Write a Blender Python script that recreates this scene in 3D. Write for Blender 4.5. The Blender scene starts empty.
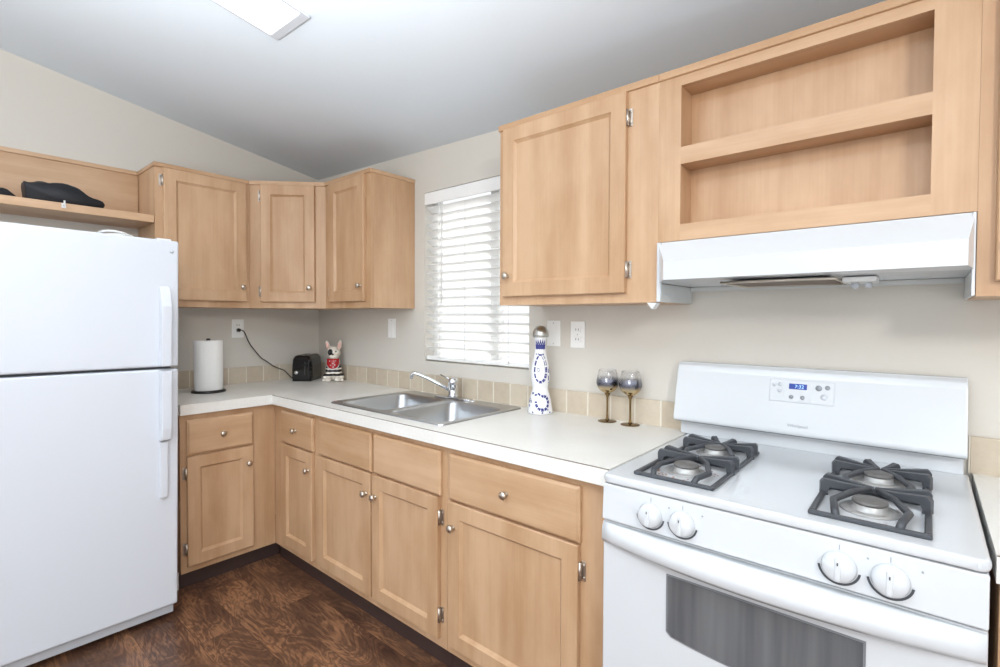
import bpy, bmesh, math, random
from mathutils import Vector, Matrix
random.seed(7)
S = bpy.context.scene
COL = S.collection

# ------------------------------------------------------------------ camera, world, light, exposure
def make_camera():
    yaw, pitch, roll = 0.7074, -0.0218, 0.0037
    F = Vector((-math.sin(yaw)*math.cos(pitch), math.cos(yaw)*math.cos(pitch), math.sin(pitch)))
    R = Vector((math.cos(yaw), math.sin(yaw), 0)); U = R.cross(F)
    R2 = R*math.cos(roll) + U*math.sin(roll); U2 = U*math.cos(roll) - R*math.sin(roll)
    m = Matrix(((R2.x, U2.x, -F.x, 3.3372), (R2.y, U2.y, -F.y, -1.8914), (R2.z, U2.z, -F.z, 1.3356), (0, 0, 0, 1)))
    cd = bpy.data.cameras.new('camera'); c = bpy.data.objects.new('camera', cd); COL.objects.link(c)
    c.matrix_world = m
    cd.sensor_width = 36; cd.lens = 499.65/1000*36; cd.shift_y = -0.0044; cd.clip_start = 0.05
    S.camera = c
make_camera()

W = bpy.data.worlds.new('world'); S.world = W; W.use_nodes = True
bg = W.node_tree.nodes['Background']
bg.inputs['Color'].default_value = (0.93, 0.96, 1.0, 1); bg.inputs['Strength'].default_value = 1.3

def area(name, loc, target, sx, sy, power, col=(1, 1, 1)):
    l = bpy.data.lights.new(name, 'AREA'); l.shape = 'RECTANGLE'; l.size = sx; l.size_y = sy
    l.energy = power; l.color = col
    o = bpy.data.objects.new(name, l); COL.objects.link(o); o.location = loc
    o.rotation_euler = (Vector(target)-Vector(loc)).to_track_quat('-Z', 'Y').to_euler()
    return o
area('room_lamp', (4.6, -2.5, 2.2), (2.6, -0.4, 1.3), 0.35, 0.35, 29, (1, 0.98, 0.95))
area('added_rear_fill', (3.6, -5.2, 1.6), (1.0, -0.6, 1.0), 2.2, 1.5, 40, (0.95, 0.98, 1))  # unseen fill lamp added behind the camera to brighten the room
area('added_ceiling_uplight', (2.9, -2.7, 1.35), (2.45, -2.15, 3.0), 0.9, 0.9, 100, (0.94, 0.975, 1)).data.spread = math.radians(105)  # unseen uplight added to brighten the ceiling and bounce light down
sun = bpy.data.lights.new('sun', 'SUN'); sun.energy = 8.0; sun.angle = 0.02; sun.color = (1, 0.98, 0.95)
so = bpy.data.objects.new('sun', sun); COL.objects.link(so)
so.rotation_euler = Vector((0.25, -0.62, -0.75)).to_track_quat('-Z', 'Y').to_euler()
LAMP_EMIT = 3.6

vs = S.view_settings
S.display_settings.display_device = 'sRGB'
vs.view_transform = 'Standard'; vs.look = 'None'; vs.gamma = 1; vs.use_curve_mapping = False
vs.exposure = -0.10

# ------------------------------------------------------------------ materials
def srgb(r, g, b):
    f = lambda c: (c/255/12.92) if c <= 10 else (((c/255)+0.055)/1.055)**2.4
    return (f(r), f(g), f(b), 1)
class Mat:
    def __init__(s, name):
        s.m = bpy.data.materials.new(name); s.m.use_nodes = True
        s.t = s.m.node_tree; s.n = s.t.nodes; s.p = s.n['Principled BSDF']
    def new(s, typ, **kw):
        n = s.n.new(typ)
        for k, v in kw.items():
            if k in n.inputs: n.inputs[k].default_value = v
            else: setattr(n, k, v)
        return n
    def link(s, a, b): s.t.links.new(a, b)
    def set(s, **kw):
        for k, v in kw.items(): s.p.inputs[k.replace('_', ' ')].default_value = v
        return s
def simple(name, col, rough=0.5, metal=0.0, var=0.03, scale=30, bump=0.0, coat=0.0):
    M = Mat(name); M.set(Roughness=rough, Metallic=metal)
    if coat: M.set(Coat_Weight=coat, Coat_Roughness=0.1)
    tc = M.new('ShaderNodeTexCoord'); no = M.new('ShaderNodeTexNoise', Scale=scale, Detail=4.0)
    M.link(tc.outputs['Object'], no.inputs['Vector'])
    hs = M.new('ShaderNodeMapRange'); hs.inputs['To Min'].default_value = 1-var; hs.inputs['To Max'].default_value = 1+var
    M.link(no.outputs['Fac'], hs.inputs['Value'])
    mx = M.new('ShaderNodeMix', data_type='RGBA', blend_type='MULTIPLY'); mx.inputs[0].default_value = 1
    mx.inputs[6].default_value = col; M.link(hs.outputs[0], mx.inputs[7]); M.link(mx.outputs[2], M.p.inputs['Base Color'])
    if bump:
        b = M.new('ShaderNodeBump', Strength=bump, Distance=0.002); M.link(no.outputs['Fac'], b.inputs['Height'])
        M.link(b.outputs[0], M.p.inputs['Normal'])
    return M.m

def wood(name, axis, light, dark, rough=0.38):
    """maple: grain drawn out along one axis, board-wide soft tone bands"""
    M = Mat(name); M.set(Roughness=rough)
    tc = M.new('ShaderNodeTexCoord'); oi = M.new('ShaderNodeObjectInfo')
    off = M.new('ShaderNodeVectorMath', operation='SCALE'); off.inputs['Scale'].default_value = 13.0
    cmb = M.new('ShaderNodeCombineXYZ')
    for i in range(3): M.link(oi.outputs['Random'], cmb.inputs[i])
    M.link(cmb.outputs[0], off.inputs[0])
    ad = M.new('ShaderNodeVectorMath', operation='ADD'); M.link(tc.outputs['Object'], ad.inputs[0]); M.link(off.outputs[0], ad.inputs[1])
    def streak(sl, sw, detail):
        mp = M.new('ShaderNodeMapping'); sc = [sw]*3; sc['xyz'.index(axis)] = sl
        mp.inputs['Scale'].default_value = sc; M.link(ad.outputs[0], mp.inputs['Vector'])
        n = M.new('ShaderNodeTexNoise', Scale=1.0, Detail=detail, Roughness=0.55); M.link(mp.outputs[0], n.inputs['Vector']); return n
    n1 = streak(0.9, 8, 2.0); n2 = streak(3.0, 120, 3.0); n3 = streak(5, 14, 4.0)
    r = M.new('ShaderNodeValToRGB'); r.color_ramp.elements[0].position = 0.38; r.color_ramp.elements[1].position = 0.62
    r.color_ramp.elements[0].color = dark; r.color_ramp.elements[1].color = light
    a = M.new('ShaderNodeMath', operation='MULTIPLY_ADD'); a.inputs[1].default_value = 0.13; M.link(n2.outputs['Fac'], a.inputs[0])
    b = M.new('ShaderNodeMath', operation='MULTIPLY_ADD'); b.inputs[1].default_value = 0.57; M.link(n1.outputs['Fac'], b.inputs[0])
    c = M.new('ShaderNodeMath', operation='MULTIPLY'); c.inputs[1].default_value = 0.30; M.link(n3.outputs['Fac'], c.inputs[0])
    M.link(c.outputs[0], b.inputs[2]); M.link(b.outputs[0], a.inputs[2]); M.link(a.outputs[0], r.inputs[0])
    M.link(r.outputs[0], M.p.inputs['Base Color'])
    return M.m
WL, WD = srgb(202, 167, 133), srgb(180, 142, 106)
WOOD = wood('maple_upright', 'z', WL, WD)
WOODX = wood('maple_along_window_wall', 'x', WL, WD)
WOODY = wood('maple_along_left_wall', 'y', WL, WD)
WOODSHELF = wood('maple_shelf', 'y', srgb(196, 160, 126), srgb(178, 140, 105))
M_WALL = simple('wall_paint', srgb(209, 204, 195), 0.9, var=0.012, scale=60, bump=0.05)
M_CEIL = simple('ceiling_paint', srgb(212, 220, 227), 0.95, var=0.01, scale=80, bump=0.05)
M_ENAMEL = simple('white_enamel', srgb(208, 211, 214), 0.22, var=0.006, scale=5, coat=0.3)
M_FRIDGE = simple('white_textured_enamel', srgb(209, 213, 220), 0.38, var=0.008, scale=250, bump=0.04)
M_FRGREY = simple('pale_grey_plastic', srgb(190, 194, 200), 0.5)
M_WHITE = simple('white_plastic', srgb(224, 224, 222), 0.35, var=0.005)
M_PLATE = simple('white_wall_plate', srgb(242, 242, 240), 0.4, var=0.005)
M_GASKET = simple('gasket_grey', srgb(120, 122, 126), 0.7)
M_NICKEL = simple('brushed_nickel', srgb(205, 196, 184), 0.28, 1.0)
M_HINGE = simple('hinge_steel', srgb(205, 196, 186), 0.3, 1.0)
M_CHROME = simple('chrome', srgb(225, 226, 228), 0.08, 1.0, var=0.0)
M_BLACK = simple('black_plastic', srgb(22, 22, 24), 0.25, var=0.05)
M_BLACKG = simple('gloss_black', srgb(14, 14, 16), 0.07, var=0.0, coat=0.5)
M_CLOTH = simple('black_cloth', srgb(34, 35, 40), 0.65, var=0.25, scale=25, bump=0.5)
M_IRON = simple('grey_cast_iron', srgb(66, 69, 74), 0.45, var=0.12, scale=90, bump=0.2)
M_BURNER = simple('burner_alloy', srgb(178, 177, 175), 0.4, 0.35, var=0.2, scale=60)
M_CAP = simple('burner_cap_grey', srgb(108, 106, 104), 0.5, 0.2, var=0.2, scale=80)
M_MARK = simple('dial_grey', srgb(70, 74, 80), 0.6)
M_MARKL = simple('button_grey', srgb(150, 154, 160), 0.6)
M_PANELG = simple('panel_line_grey', srgb(205, 208, 214), 0.5)
M_TOE = simple('dark_vinyl_toe_kick', srgb(62, 46, 42), 0.5, var=0.15, scale=20)
M_PAPER = simple('paper_towel', srgb(238, 238, 236), 0.95, var=0.02, scale=120, bump=0.5)
M_DARKM = simple('dark_steel', srgb(74, 74, 74), 0.35, 0.9)
M_CERAM = simple('white_ceramic', srgb(238, 238, 240), 0.15, var=0.005, coat=0.4)
M_COBALT = simple('cobalt_glaze', srgb(58, 62, 130), 0.2, var=0.15, scale=60)
M_HAMMER = simple('pewter_cap', srgb(190, 190, 186), 0.28, 1.0, var=0.1, scale=120, bump=0.6)
M_RED = simple('red_glaze', srgb(170, 28, 36), 0.25, var=0.08)
M_BROWNLINE = simple('laminate_edge_line', srgb(128, 112, 100), 0.6)
M_FILTER = simple('grease_filter', srgb(112, 96, 84), 0.5, 0.3, var=0.3, scale=200)
M_HOODIN = simple('hood_underside', srgb(205, 207, 205), 0.4)
M_YELLOW = simple('yellow_tag', srgb(232, 214, 120), 0.6)
M_BRONZE = simple('smoked_bronze_glass', srgb(120, 96, 62), 0.12, 0.85, var=0.1)
M_RUST = simple('rust_spill', srgb(150, 92, 62), 0.7, var=0.3, scale=150)

def counter_mat():
    M = Mat('speckled_laminate'); M.set(Roughness=0.32)
    tc = M.new('ShaderNodeTexCoord'); n = M.new('ShaderNodeTexNoise', Scale=180.0, Detail=3.0); M.link(tc.outputs['Object'], n.inputs['Vector'])
    n2 = M.new('ShaderNodeTexNoise', Scale=5.0, Detail=5.0); M.link(tc.outputs['Object'], n2.inputs['Vector'])
    a = M.new('ShaderNodeMath', operation='ADD'); M.link(n.outputs['Fac'], a.inputs[0]); M.link(n2.outputs['Fac'], a.inputs[1])
    r = M.new('ShaderNodeValToRGB'); r.color_ramp.elements[0].position = 0.35; r.color_ramp.elements[1].position = 0.62
    d = M.new('ShaderNodeMath', operation='MULTIPLY'); d.inputs[1].default_value = 0.5; M.link(a.outputs[0], d.inputs[0]); M.link(d.outputs[0], r.inputs[0])
    r.color_ramp.elements[0].color = srgb(228, 226, 220); r.color_ramp.elements[1].color = srgb(236, 235, 230)
    M.link(r.outputs[0], M.p.inputs['Base Color']); return M.m
M_COUNTER = counter_mat()

def tile_mat():
    M = Mat('travertine_tile'); M.set(Roughness=0.5)
    tc = M.new('ShaderNodeTexCoord'); g = M.new('ShaderNodeNewGeometry')
    n = M.new('ShaderNodeTexNoise', Scale=28.0, Detail=6.0, Roughness=0.65); M.link(tc.outputs['Object'], n.inputs['Vector'])
    m = M.new('ShaderNodeMath', operation='MULTIPLY_ADD'); m.inputs[1].default_value = 0.35; m.inputs[2].default_value = 0.1
    M.link(g.outputs['Random Per Island'], m.inputs[0])
    a = M.new('ShaderNodeMath', operation='MULTIPLY_ADD'); a.inputs[1].default_value = 0.6; M.link(n.outputs['Fac'], a.inputs[0]); M.link(m.outputs[0], a.inputs[2])
    r = M.new('ShaderNodeValToRGB'); r.color_ramp.elements[0].position = 0.2; r.color_ramp.elements[1].position = 0.9
    r.color_ramp.elements[0].color = srgb(183, 167, 145); r.color_ramp.elements[1].color = srgb(208, 196, 177)
    M.link(a.outputs[0], r.inputs[0]); M.link(r.outputs[0], M.p.inputs['Base Color']); return M.m
M_TILE = tile_mat()
M_GROUT = simple('grout', srgb(222, 215, 201), 0.9)

def floor_mat():
    M = Mat('dark_laminate_planks'); M.set(Roughness=0.3)
    tc = M.new('ShaderNodeTexCoord')
    br = M.new('ShaderNodeTexBrick', offset=0.37, squash=1.0); br.inputs['Scale'].default_value = 1.0
    br.inputs['Brick Width'].default_value = 1.1; br.inputs['Row Height'].default_value = 0.165
    br.inputs['Mortar Size'].default_value = 0.0008; br.inputs['Mortar Smooth'].default_value = 0.1
    br.inputs['Color1'].default_value = (0, 0, 0, 1); br.inputs['Color2'].default_value = (1, 1, 1, 1); br.inputs['Mortar'].default_value = (0.5, 0.5, 0.5, 1)
    M.link(tc.outputs['Object'], br.inputs['Vector'])
    # each plank shifts the grain
    ad = M.new('ShaderNodeVectorMath', operation='MULTIPLY_ADD'); ad.inputs[1].default_value = (7, 5, 3)
    M.link(br.outputs['Color'], ad.inputs[0]); M.link(tc.outputs['Object'], ad.inputs[2])
    mp = M.new('ShaderNodeMapping'); mp.inputs['Scale'].default_value = (2.2, 7.0, 1); M.link(ad.outputs[0], mp.inputs['Vector'])
    n = M.new('ShaderNodeTexNoise', Scale=1.0, Detail=3.0, Distortion=2.6); M.link(mp.outputs[0], n.inputs['Vector'])
    rings = M.new('ShaderNodeMath', operation='MULTIPLY'); rings.inputs[1].default_value = 46.0; M.link(n.outputs['Fac'], rings.inputs[0])
    sn = M.new('ShaderNodeMath', operation='SINE'); M.link(rings.outputs[0], sn.inputs[0])
    mp2 = M.new('ShaderNodeMapping'); mp2.inputs['Scale'].default_value = (12, 160, 1); M.link(ad.outputs[0], mp2.inputs['Vector'])
    n2 = M.new('ShaderNodeTexNoise', Scale=1.0, Detail=4.0); M.link(mp2.outputs[0], n2.inputs['Vector'])
    mp3 = M.new('ShaderNodeMapping'); mp3.inputs['Scale'].default_value = (3, 6, 1); M.link(ad.outputs[0], mp3.inputs['Vector'])
    n3 = M.new('ShaderNodeTexNoise', Scale=1.0, Detail=4.0); M.link(mp3.outputs[0], n3.inputs['Vector'])
    a = M.new('ShaderNodeMath', operation='MULTIPLY_ADD'); a.inputs[1].default_value = 0.07; M.link(sn.outputs[0], a.inputs[0]); 
    b = M.new('ShaderNodeMath', operation='MULTIPLY_ADD'); b.inputs[1].default_value = 0.35; M.link(n2.outputs['Fac'], b.inputs[0])
    c = M.new('ShaderNodeMath', operation='MULTIPLY_ADD'); c.inputs[1].default_value = 0.7; M.link(n3.outputs['Fac'], c.inputs[0]); c.inputs[2].default_value = -0.02
    M.link(c.outputs[0], b.inputs[2]); M.link(b.outputs[0], a.inputs[2])
    r = M.new('ShaderNodeValToRGB'); e = r.color_ramp.elements
    e[0].position = 0.3; e[0].color = srgb(64, 43, 35); e[1].position = 0.70; e[1].color = srgb(152, 109, 78)
    m2 = e.new(0.52); m2.color = srgb(100, 70, 53)
    M.link(a.outputs[0], r.inputs[0])
    mx = M.new('ShaderNodeMix', data_type='RGBA'); mx.inputs[7].default_value = srgb(66, 46, 38)
    M.link(br.outputs['Fac'], mx.inputs[0]); M.link(r.outputs[0], mx.inputs[6]); M.link(mx.outputs[2], M.p.inputs['Base Color'])
    bp = M.new('ShaderNodeBump', Strength=0.15, Distance=0.002); M.link(n2.outputs['Fac'], bp.inputs['Height']); M.link(bp.outputs[0], M.p.inputs['Normal'])
    return M.m
M_FLOOR = floor_mat()

def steel_mat():
    M = Mat('brushed_stainless'); M.set(Metallic=1.0, Roughness=0.3); M.p.inputs['Base Color'].default_value = srgb(188, 190, 192)
    tc = M.new('ShaderNodeTexCoord'); mp = M.new('ShaderNodeMapping'); mp.inputs['Scale'].default_value = (4, 300, 300)
    M.link(tc.outputs['Object'], mp.inputs['Vector']); n = M.new('ShaderNodeTexNoise', Scale=1.0, Detail=2.0); M.link(mp.outputs[0], n.inputs['Vector'])
    mr = M.new('ShaderNodeMapRange'); mr.inputs['To Min'].default_value = 0.24; mr.inputs['To Max'].default_value = 0.38
    M.link(n.outputs['Fac'], mr.inputs['Value']); M.link(mr.outputs[0], M.p.inputs['Roughness']); return M.m
M_STEEL = steel_mat()

def glass_mat(name, col, rough=0.0, alpha=None):
    M = Mat(name); M.set(Roughness=rough, IOR=1.45); M.p.inputs['Base Color'].default_value = col
    M.p.inputs['Transmission Weight'].default_value = 1.0; return M.m
def pane_mat():
    M = Mat('window_glass'); t = M.new('ShaderNodeBsdfTransparent'); g = M.new('ShaderNodeBsdfGlossy', Roughness=0.02)
    mix = M.new('ShaderNodeMixShader'); mix.inputs[0].default_value = 0.05
    M.link(t.outputs[0], mix.inputs[1]); M.link(g.outputs[0], mix.inputs[2])
    M.link(mix.outputs[0], M.n['Material Output'].inputs['Surface']); return M.m
M_PANE = pane_mat()
def oven_glass():
    M = Mat('smoked_oven_glass'); M.set(Roughness=0.12, Coat_Weight=0.4)
    tc = M.new('ShaderNodeTexCoord'); mp = M.new('ShaderNodeMapping'); mp.inputs['Scale'].default_value = (26, 1, 1.5); M.link(tc.outputs['Object'], mp.inputs['Vector'])
    n = M.new('ShaderNodeTexNoise', Scale=1.0, Detail=3.0); M.link(mp.outputs[0], n.inputs['Vector'])
    r = M.new('ShaderNodeValToRGB'); r.color_ramp.elements[0].color = srgb(84, 86, 90); r.color_ramp.elements[1].color = srgb(112, 114, 116)
    r.color_ramp.elements[0].position = 0.3; r.color_ramp.elements[1].position = 0.7
    M.link(n.outputs['Fac'], r.inputs[0]); M.link(r.outputs[0], M.p.inputs['Base Color']); return M.m
M_OVENG = oven_glass()
def ombre_glass():
    """clear bowl silvered towards the stem"""
    M = Mat('silvered_wine_bowl'); tc = M.new('ShaderNodeTexCoord'); sp = M.new('ShaderNodeSeparateXYZ'); M.link(tc.outputs['Object'], sp.inputs[0])
    mr = M.new('ShaderNodeMapRange'); mr.inputs['From Min'].default_value = 0.148; mr.inputs['From Max'].default_value = 0.184
    mr.inputs['To Min'].default_value = 1.0; mr.inputs['To Max'].default_value = 0.05; M.link(sp.outputs['Z'], mr.inputs['Value'])
    g = M.new('ShaderNodeBsdfGlass', IOR=1.15, Roughness=0.0); t = M.new('ShaderNodeBsdfTransparent')
    gl = M.new('ShaderNodeMixShader'); gl.inputs[0].default_value = 0.25; M.link(t.outputs[0], gl.inputs[1]); M.link(g.outputs[0], gl.inputs[2])
    r = M.new('ShaderNodeValToRGB'); r.color_ramp.elements[0].position = 0.118/0.22; r.color_ramp.elements[0].color = srgb(205, 182, 138)
    r.color_ramp.elements[1].position = 0.8; r.color_ramp.elements[1].color = srgb(190, 192, 205)
    e_ = r.color_ramp.elements.new(0.64); e_.color = srgb(196, 180, 150); e_ = r.color_ramp.elements.new(0.70); e_.color = srgb(105, 106, 122)
    dv = M.new('ShaderNodeMath', operation='DIVIDE'); dv.inputs[1].default_value = 0.22; M.link(sp.outputs['Z'], dv.inputs[0]); M.link(dv.outputs[0], r.inputs[0])
    m = M.new('ShaderNodeBsdfPrincipled', Metallic=1.0, Roughness=0.1); M.link(r.outputs[0], m.inputs['Base Color'])
    mix = M.new('ShaderNodeMixShader'); M.link(mr.outputs[0], mix.inputs[0]); M.link(gl.outputs[0], mix.inputs[1]); M.link(m.outputs[0], mix.inputs[2])
    M.link(mix.outputs[0], M.n['Material Output'].inputs['Surface']); return M.m
M_OMBRE = ombre_glass()
def emit(name, col, st):
    M = Mat(name); M.set(Roughness=0.4); M.p.inputs['Base Color'].default_value = col
    M.p.inputs['Emission Color'].default_value = col; M.p.inputs['Emission Strength'].default_value = st; return M.m
M_LAMP = emit('lit_diffuser', (1, 0.985, 0.96, 1), LAMP_EMIT)
M_LCD = emit('blue_display', srgb(28, 52, 130), 0.6)
M_LCDT = emit('display_digits', srgb(150, 190, 235), 1.0)
def slat_mat():
    M = Mat('white_blind_slat'); M.set(Roughness=0.5); M.p.inputs['Base Color'].default_value = srgb(247, 247, 246)
    tr = M.new('ShaderNodeBsdfTranslucent'); tr.inputs['Color'].default_value = srgb(246, 246, 244)
    mix = M.new('ShaderNodeMixShader'); mix.inputs[0].default_value = 0.40
    M.link(M.p.outputs[0], mix.inputs[1]); M.link(tr.outputs[0], mix.inputs[2]); M.link(mix.outputs[0], M.n['Material Output'].inputs['Surface']); return M.m
M_SLAT = slat_mat()
def dog_mat():
    """painted ceramic: white with a black striped shirt band and a dark eye patch"""
    M = Mat('painted_dog_ceramic'); M.set(Roughness=0.2, Coat_Weight=0.4)
    tc = M.new('ShaderNodeTexCoord'); sp = M.new('ShaderNodeSeparateXYZ'); M.link(tc.outputs['Object'], sp.inputs[0])
    def step(sock, lo, hi):
        a = M.new('ShaderNodeMath', operation='GREATER_THAN'); a.inputs[1].default_value = lo; M.link(sock, a.inputs[0])
        b = M.new('ShaderNodeMath', operation='LESS_THAN'); b.inputs[1].default_value = hi; M.link(sock, b.inputs[0])
        c = M.new('ShaderNodeMath', operation='MULTIPLY'); M.link(a.outputs[0], c.inputs[0]); M.link(b.outputs[0], c.inputs[1]); return c.outputs[0]
    tot = None
    for lo, hi in ((0.036, 0.052), (0.062, 0.078), (0.088, 0.14)):
        s = step(sp.outputs['Z'], lo, hi)
        if tot is None: tot = s
        else:
            a = M.new('ShaderNodeMath', operation='MAXIMUM'); M.link(tot, a.inputs[0]); M.link(s, a.inputs[1]); tot = a.outputs[0]
    def spot(x, y, z, r):
        nonlocal tot
        d = M.new('ShaderNodeVectorMath', operation='DISTANCE'); d.inputs[1].default_value = (x, y, z); M.link(tc.outputs['Object'], d.inputs[0])
        l = M.new('ShaderNodeMath', operation='LESS_THAN'); l.inputs[1].default_value = r; M.link(d.outputs['Value'], l.inputs[0])
        a = M.new('ShaderNodeMath', operation='MAXIMUM'); M.link(tot, a.inputs[0]); M.link(l.outputs[0], a.inputs[1]); tot = a.outputs[0]
    spot(-0.024, -0.052, 0.196, 0.024)
    mx = M.new('ShaderNodeMix', data_type='RGBA'); mx.inputs[6].default_value = srgb(236, 228, 216); mx.inputs[7].default_value = srgb(28, 27, 30)
    M.link(tot, mx.inputs[0]); M.link(mx.outputs[2], M.p.inputs['Base Color']); return M.m
M_DOG = dog_mat()
M_PINK = simple('pink_glaze', srgb(222, 176, 164), 0.25)

# ------------------------------------------------------------------ mesh helpers (world coordinates, moved to the thing's origin on build)
class MB:
    def __init__(s): s.bm = bmesh.new(); s.mi = 0
    def _mark(s, faces, smooth=False):
        for f in faces: f.material_index = s.mi; f.smooth = smooth
    def box(s, x0, x1, y0, y1, z0, z1, bev=0.0, seg=2, M=None):
        x0, x1 = sorted((x0, x1)); y0, y1 = sorted((y0, y1)); z0, z1 = sorted((z0, z1))
        bm = bmesh.new()
        v = [bm.verts.new((x, y, z)) for z in (z0, z1) for (x, y) in ((x0, y0), (x1, y0), (x1, y1), (x0, y1))]
        for q in ((3, 2, 1, 0), (4, 5, 6, 7), (0, 1, 5, 4), (1, 2, 6, 5), (2, 3, 7, 6), (3, 0, 4, 7)): bm.faces.new([v[i] for i in q])
        if bev: bmesh.ops.bevel(bm, geom=bm.edges[:], offset=bev, segments=seg, affect='EDGES', profile=0.6)
        if M: bmesh.ops.transform(bm, matrix=M, verts=bm.verts[:])
        s.merge(bm); return s
    def merge(s, bm, smooth=None):
        me = bpy.data.meshes.new('tmp')
        for f in bm.faces:
            f.material_index = s.mi
            if smooth is not None: f.smooth = smooth
        bm.to_mesh(me); bm.free(); s.bm.from_mesh(me); bpy.data.meshes.remove(me); return s
    def prism(s, pts, axis, a, b, bev=0.0, seg=2, smooth=False):
        """pts: 2-D outline (in the two other axes in xyz order), extruded from a to b along axis"""
        bm = bmesh.new()
        def P(p, t):
            l = [0, 0, 0]; i = 'xyz'.index(axis); o = [k for k in range(3) if k != i]; l[o[0]] = p[0]; l[o[1]] = p[1]; l[i] = t; return l
        A = [bm.verts.new(P(p, a)) for p in pts]; B = [bm.verts.new(P(p, b)) for p in pts]
        bm.faces.new(A[::-1]); bm.faces.new(B)
        for i in range(len(pts)): j = (i+1) % len(pts); bm.faces.new((A[i], A[j], B[j], B[i]))
        bmesh.ops.recalc_face_normals(bm, faces=bm.faces[:])
        if bev: bmesh.ops.bevel(bm, geom=bm.edges[:], offset=bev, segments=seg, affect='EDGES', profile=0.6)
        s.merge(bm, smooth); return s
    def hexa(s, V, bev=0.0, seg=2):
        """eight corners: four below, four above, both counter-clockwise"""
        bm = bmesh.new(); v = [bm.verts.new(p) for p in V]
        for q in ((3, 2, 1, 0), (4, 5, 6, 7), (0, 1, 5, 4), (1, 2, 6, 5), (2, 3, 7, 6), (3, 0, 4, 7)): bm.faces.new([v[i] for i in q])
        bmesh.ops.recalc_face_normals(bm, faces=bm.faces[:])
        if bev: bmesh.ops.bevel(bm, geom=bm.edges[:], offset=bev, segments=seg, affect='EDGES', profile=0.6)
        s.merge(bm); return s
    def lathe(s, prof, O=(0, 0, 0), axis=(0, 0, 1), n=32, close=True, smooth=True):
        q = Vector((0, 0, 1)).rotation_difference(Vector(axis).normalized()).to_matrix(); O = Vector(O); bm = bmesh.new(); rings = []
        for r, h in prof:
            if r < 1e-6: rings.append([bm.verts.new(O+q@Vector((0, 0, h)))])
            else: rings.append([bm.verts.new(O+q@Vector((r*math.cos(2*math.pi*i/n), r*math.sin(2*math.pi*i/n), h))) for i in range(n)])
        for a, b in zip(rings, rings[1:]):
            for i in range(n):
                j = (i+1) % n
                if len(a) == 1 and len(b) == 1: continue
                if len(a) == 1: bm.faces.new((a[0], b[j], b[i]))
                elif len(b) == 1: bm.faces.new((a[i], a[j], b[0]))
                else: bm.faces.new((a[i], a[j], b[j], b[i]))
        if close:
            if len(rings[0]) > 1: bm.faces.new(rings[0][::-1])
            if len(rings[-1]) > 1: bm.faces.new(rings[-1])
        bmesh.ops.recalc_face_normals(bm, faces=bm.faces[:])
        s.merge(bm, smooth); return s
    def tube(s, pts, r, n=10, cyc=False, smooth=True):
        pts = [Vector(p) for p in pts]; rr = r if isinstance(r, (list, tuple)) else [r]*len(pts); bm = bmesh.new(); rings = []; N = len(pts); up = None
        for i, p in enumerate(pts):
            a = pts[(i-1) % N] if (cyc or i > 0) else p; b = pts[(i+1) % N] if (cyc or i < N-1) else p
            t = (b-a).normalized()
            if up is None: up = Vector((0, 0, 1)) if abs(t.z) < 0.9 else Vector((1, 0, 0))
            sd = t.cross(up).normalized(); up = sd.cross(t).normalized()
            rings.append([bm.verts.new(p+(sd*math.cos(2*math.pi*k/n)+up*math.sin(2*math.pi*k/n))*rr[i]) for k in range(n)])
        for i in range(N if cyc else N-1):
            a, b = rings[i], rings[(i+1) % N]
            for k in range(n): bm.faces.new((a[k], a[(k+1) % n], b[(k+1) % n], b[k]))
        if not cyc: bm.faces.new(rings[0][::-1]); bm.faces.new(rings[-1])
        bmesh.ops.recalc_face_normals(bm, faces=bm.faces[:])
        s.merge(bm, smooth); return s
    def ball(s, O, r, sc=(1, 1, 1), rot=None, n=20):
        bm = bmesh.new(); bmesh.ops.create_uvsphere(bm, u_segments=n, v_segments=n//2+2, radius=r)
        m = Matrix.Translation(O) @ (rot.to_4x4() if rot else Matrix()) @ Matrix.Diagonal((*sc, 1))
        bmesh.ops.transform(bm, matrix=m, verts=bm.verts[:]); s.merge(bm, True); return s
    def build(s, name, mats, parent=None, loc=None):
        me = bpy.data.meshes.new(name)
        o = bpy.data.objects.new(name, me); COL.objects.link(o)
        if parent is not None:
            base = parent['_w'] if '_w' in parent else (0, 0, 0)
            base = Vector(base)
        else: base = Vector(loc if loc else (0, 0, 0))
        bmesh.ops.translate(s.bm, vec=-base, verts=s.bm.verts[:])
        s.bm.to_mesh(me); s.bm.free()
        for m in (mats if isinstance(mats, (list, tuple)) else [mats]): me.materials.append(m)
        if parent is not None:
            o.parent = parent; o['_w'] = list(base)
        else:
            o.location = base; o['_w'] = list(base)
        return o
def tag(o, label=None, cat=None, group=None, kind=None):
    if label: o['label'] = label
    if cat: o['category'] = cat
    if group: o['group'] = group
    if kind: o['kind'] = kind
    return o
def thing(name, loc, label, cat, group=None):
    o = bpy.data.objects.new(name, None); COL.objects.link(o); o.location = loc; o['_w'] = list(loc); o.empty_display_size = 0.05
    return tag(o, label, cat, group)
def dup(root, loc, label, rot=None):
    r = root.copy(); COL.objects.link(r); r.location = loc; r['label'] = label
    for ch in root.children:
        c = ch.copy(); COL.objects.link(c); c.parent = r
        for g in ch.children:
            d = g.copy(); COL.objects.link(d); d.parent = c
    return r
def text_mesh(o):
    dg_ = bpy.context.evaluated_depsgraph_get(); me = bpy.data.meshes.new_from_object(o.evaluated_get(dg_)); return me
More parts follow.
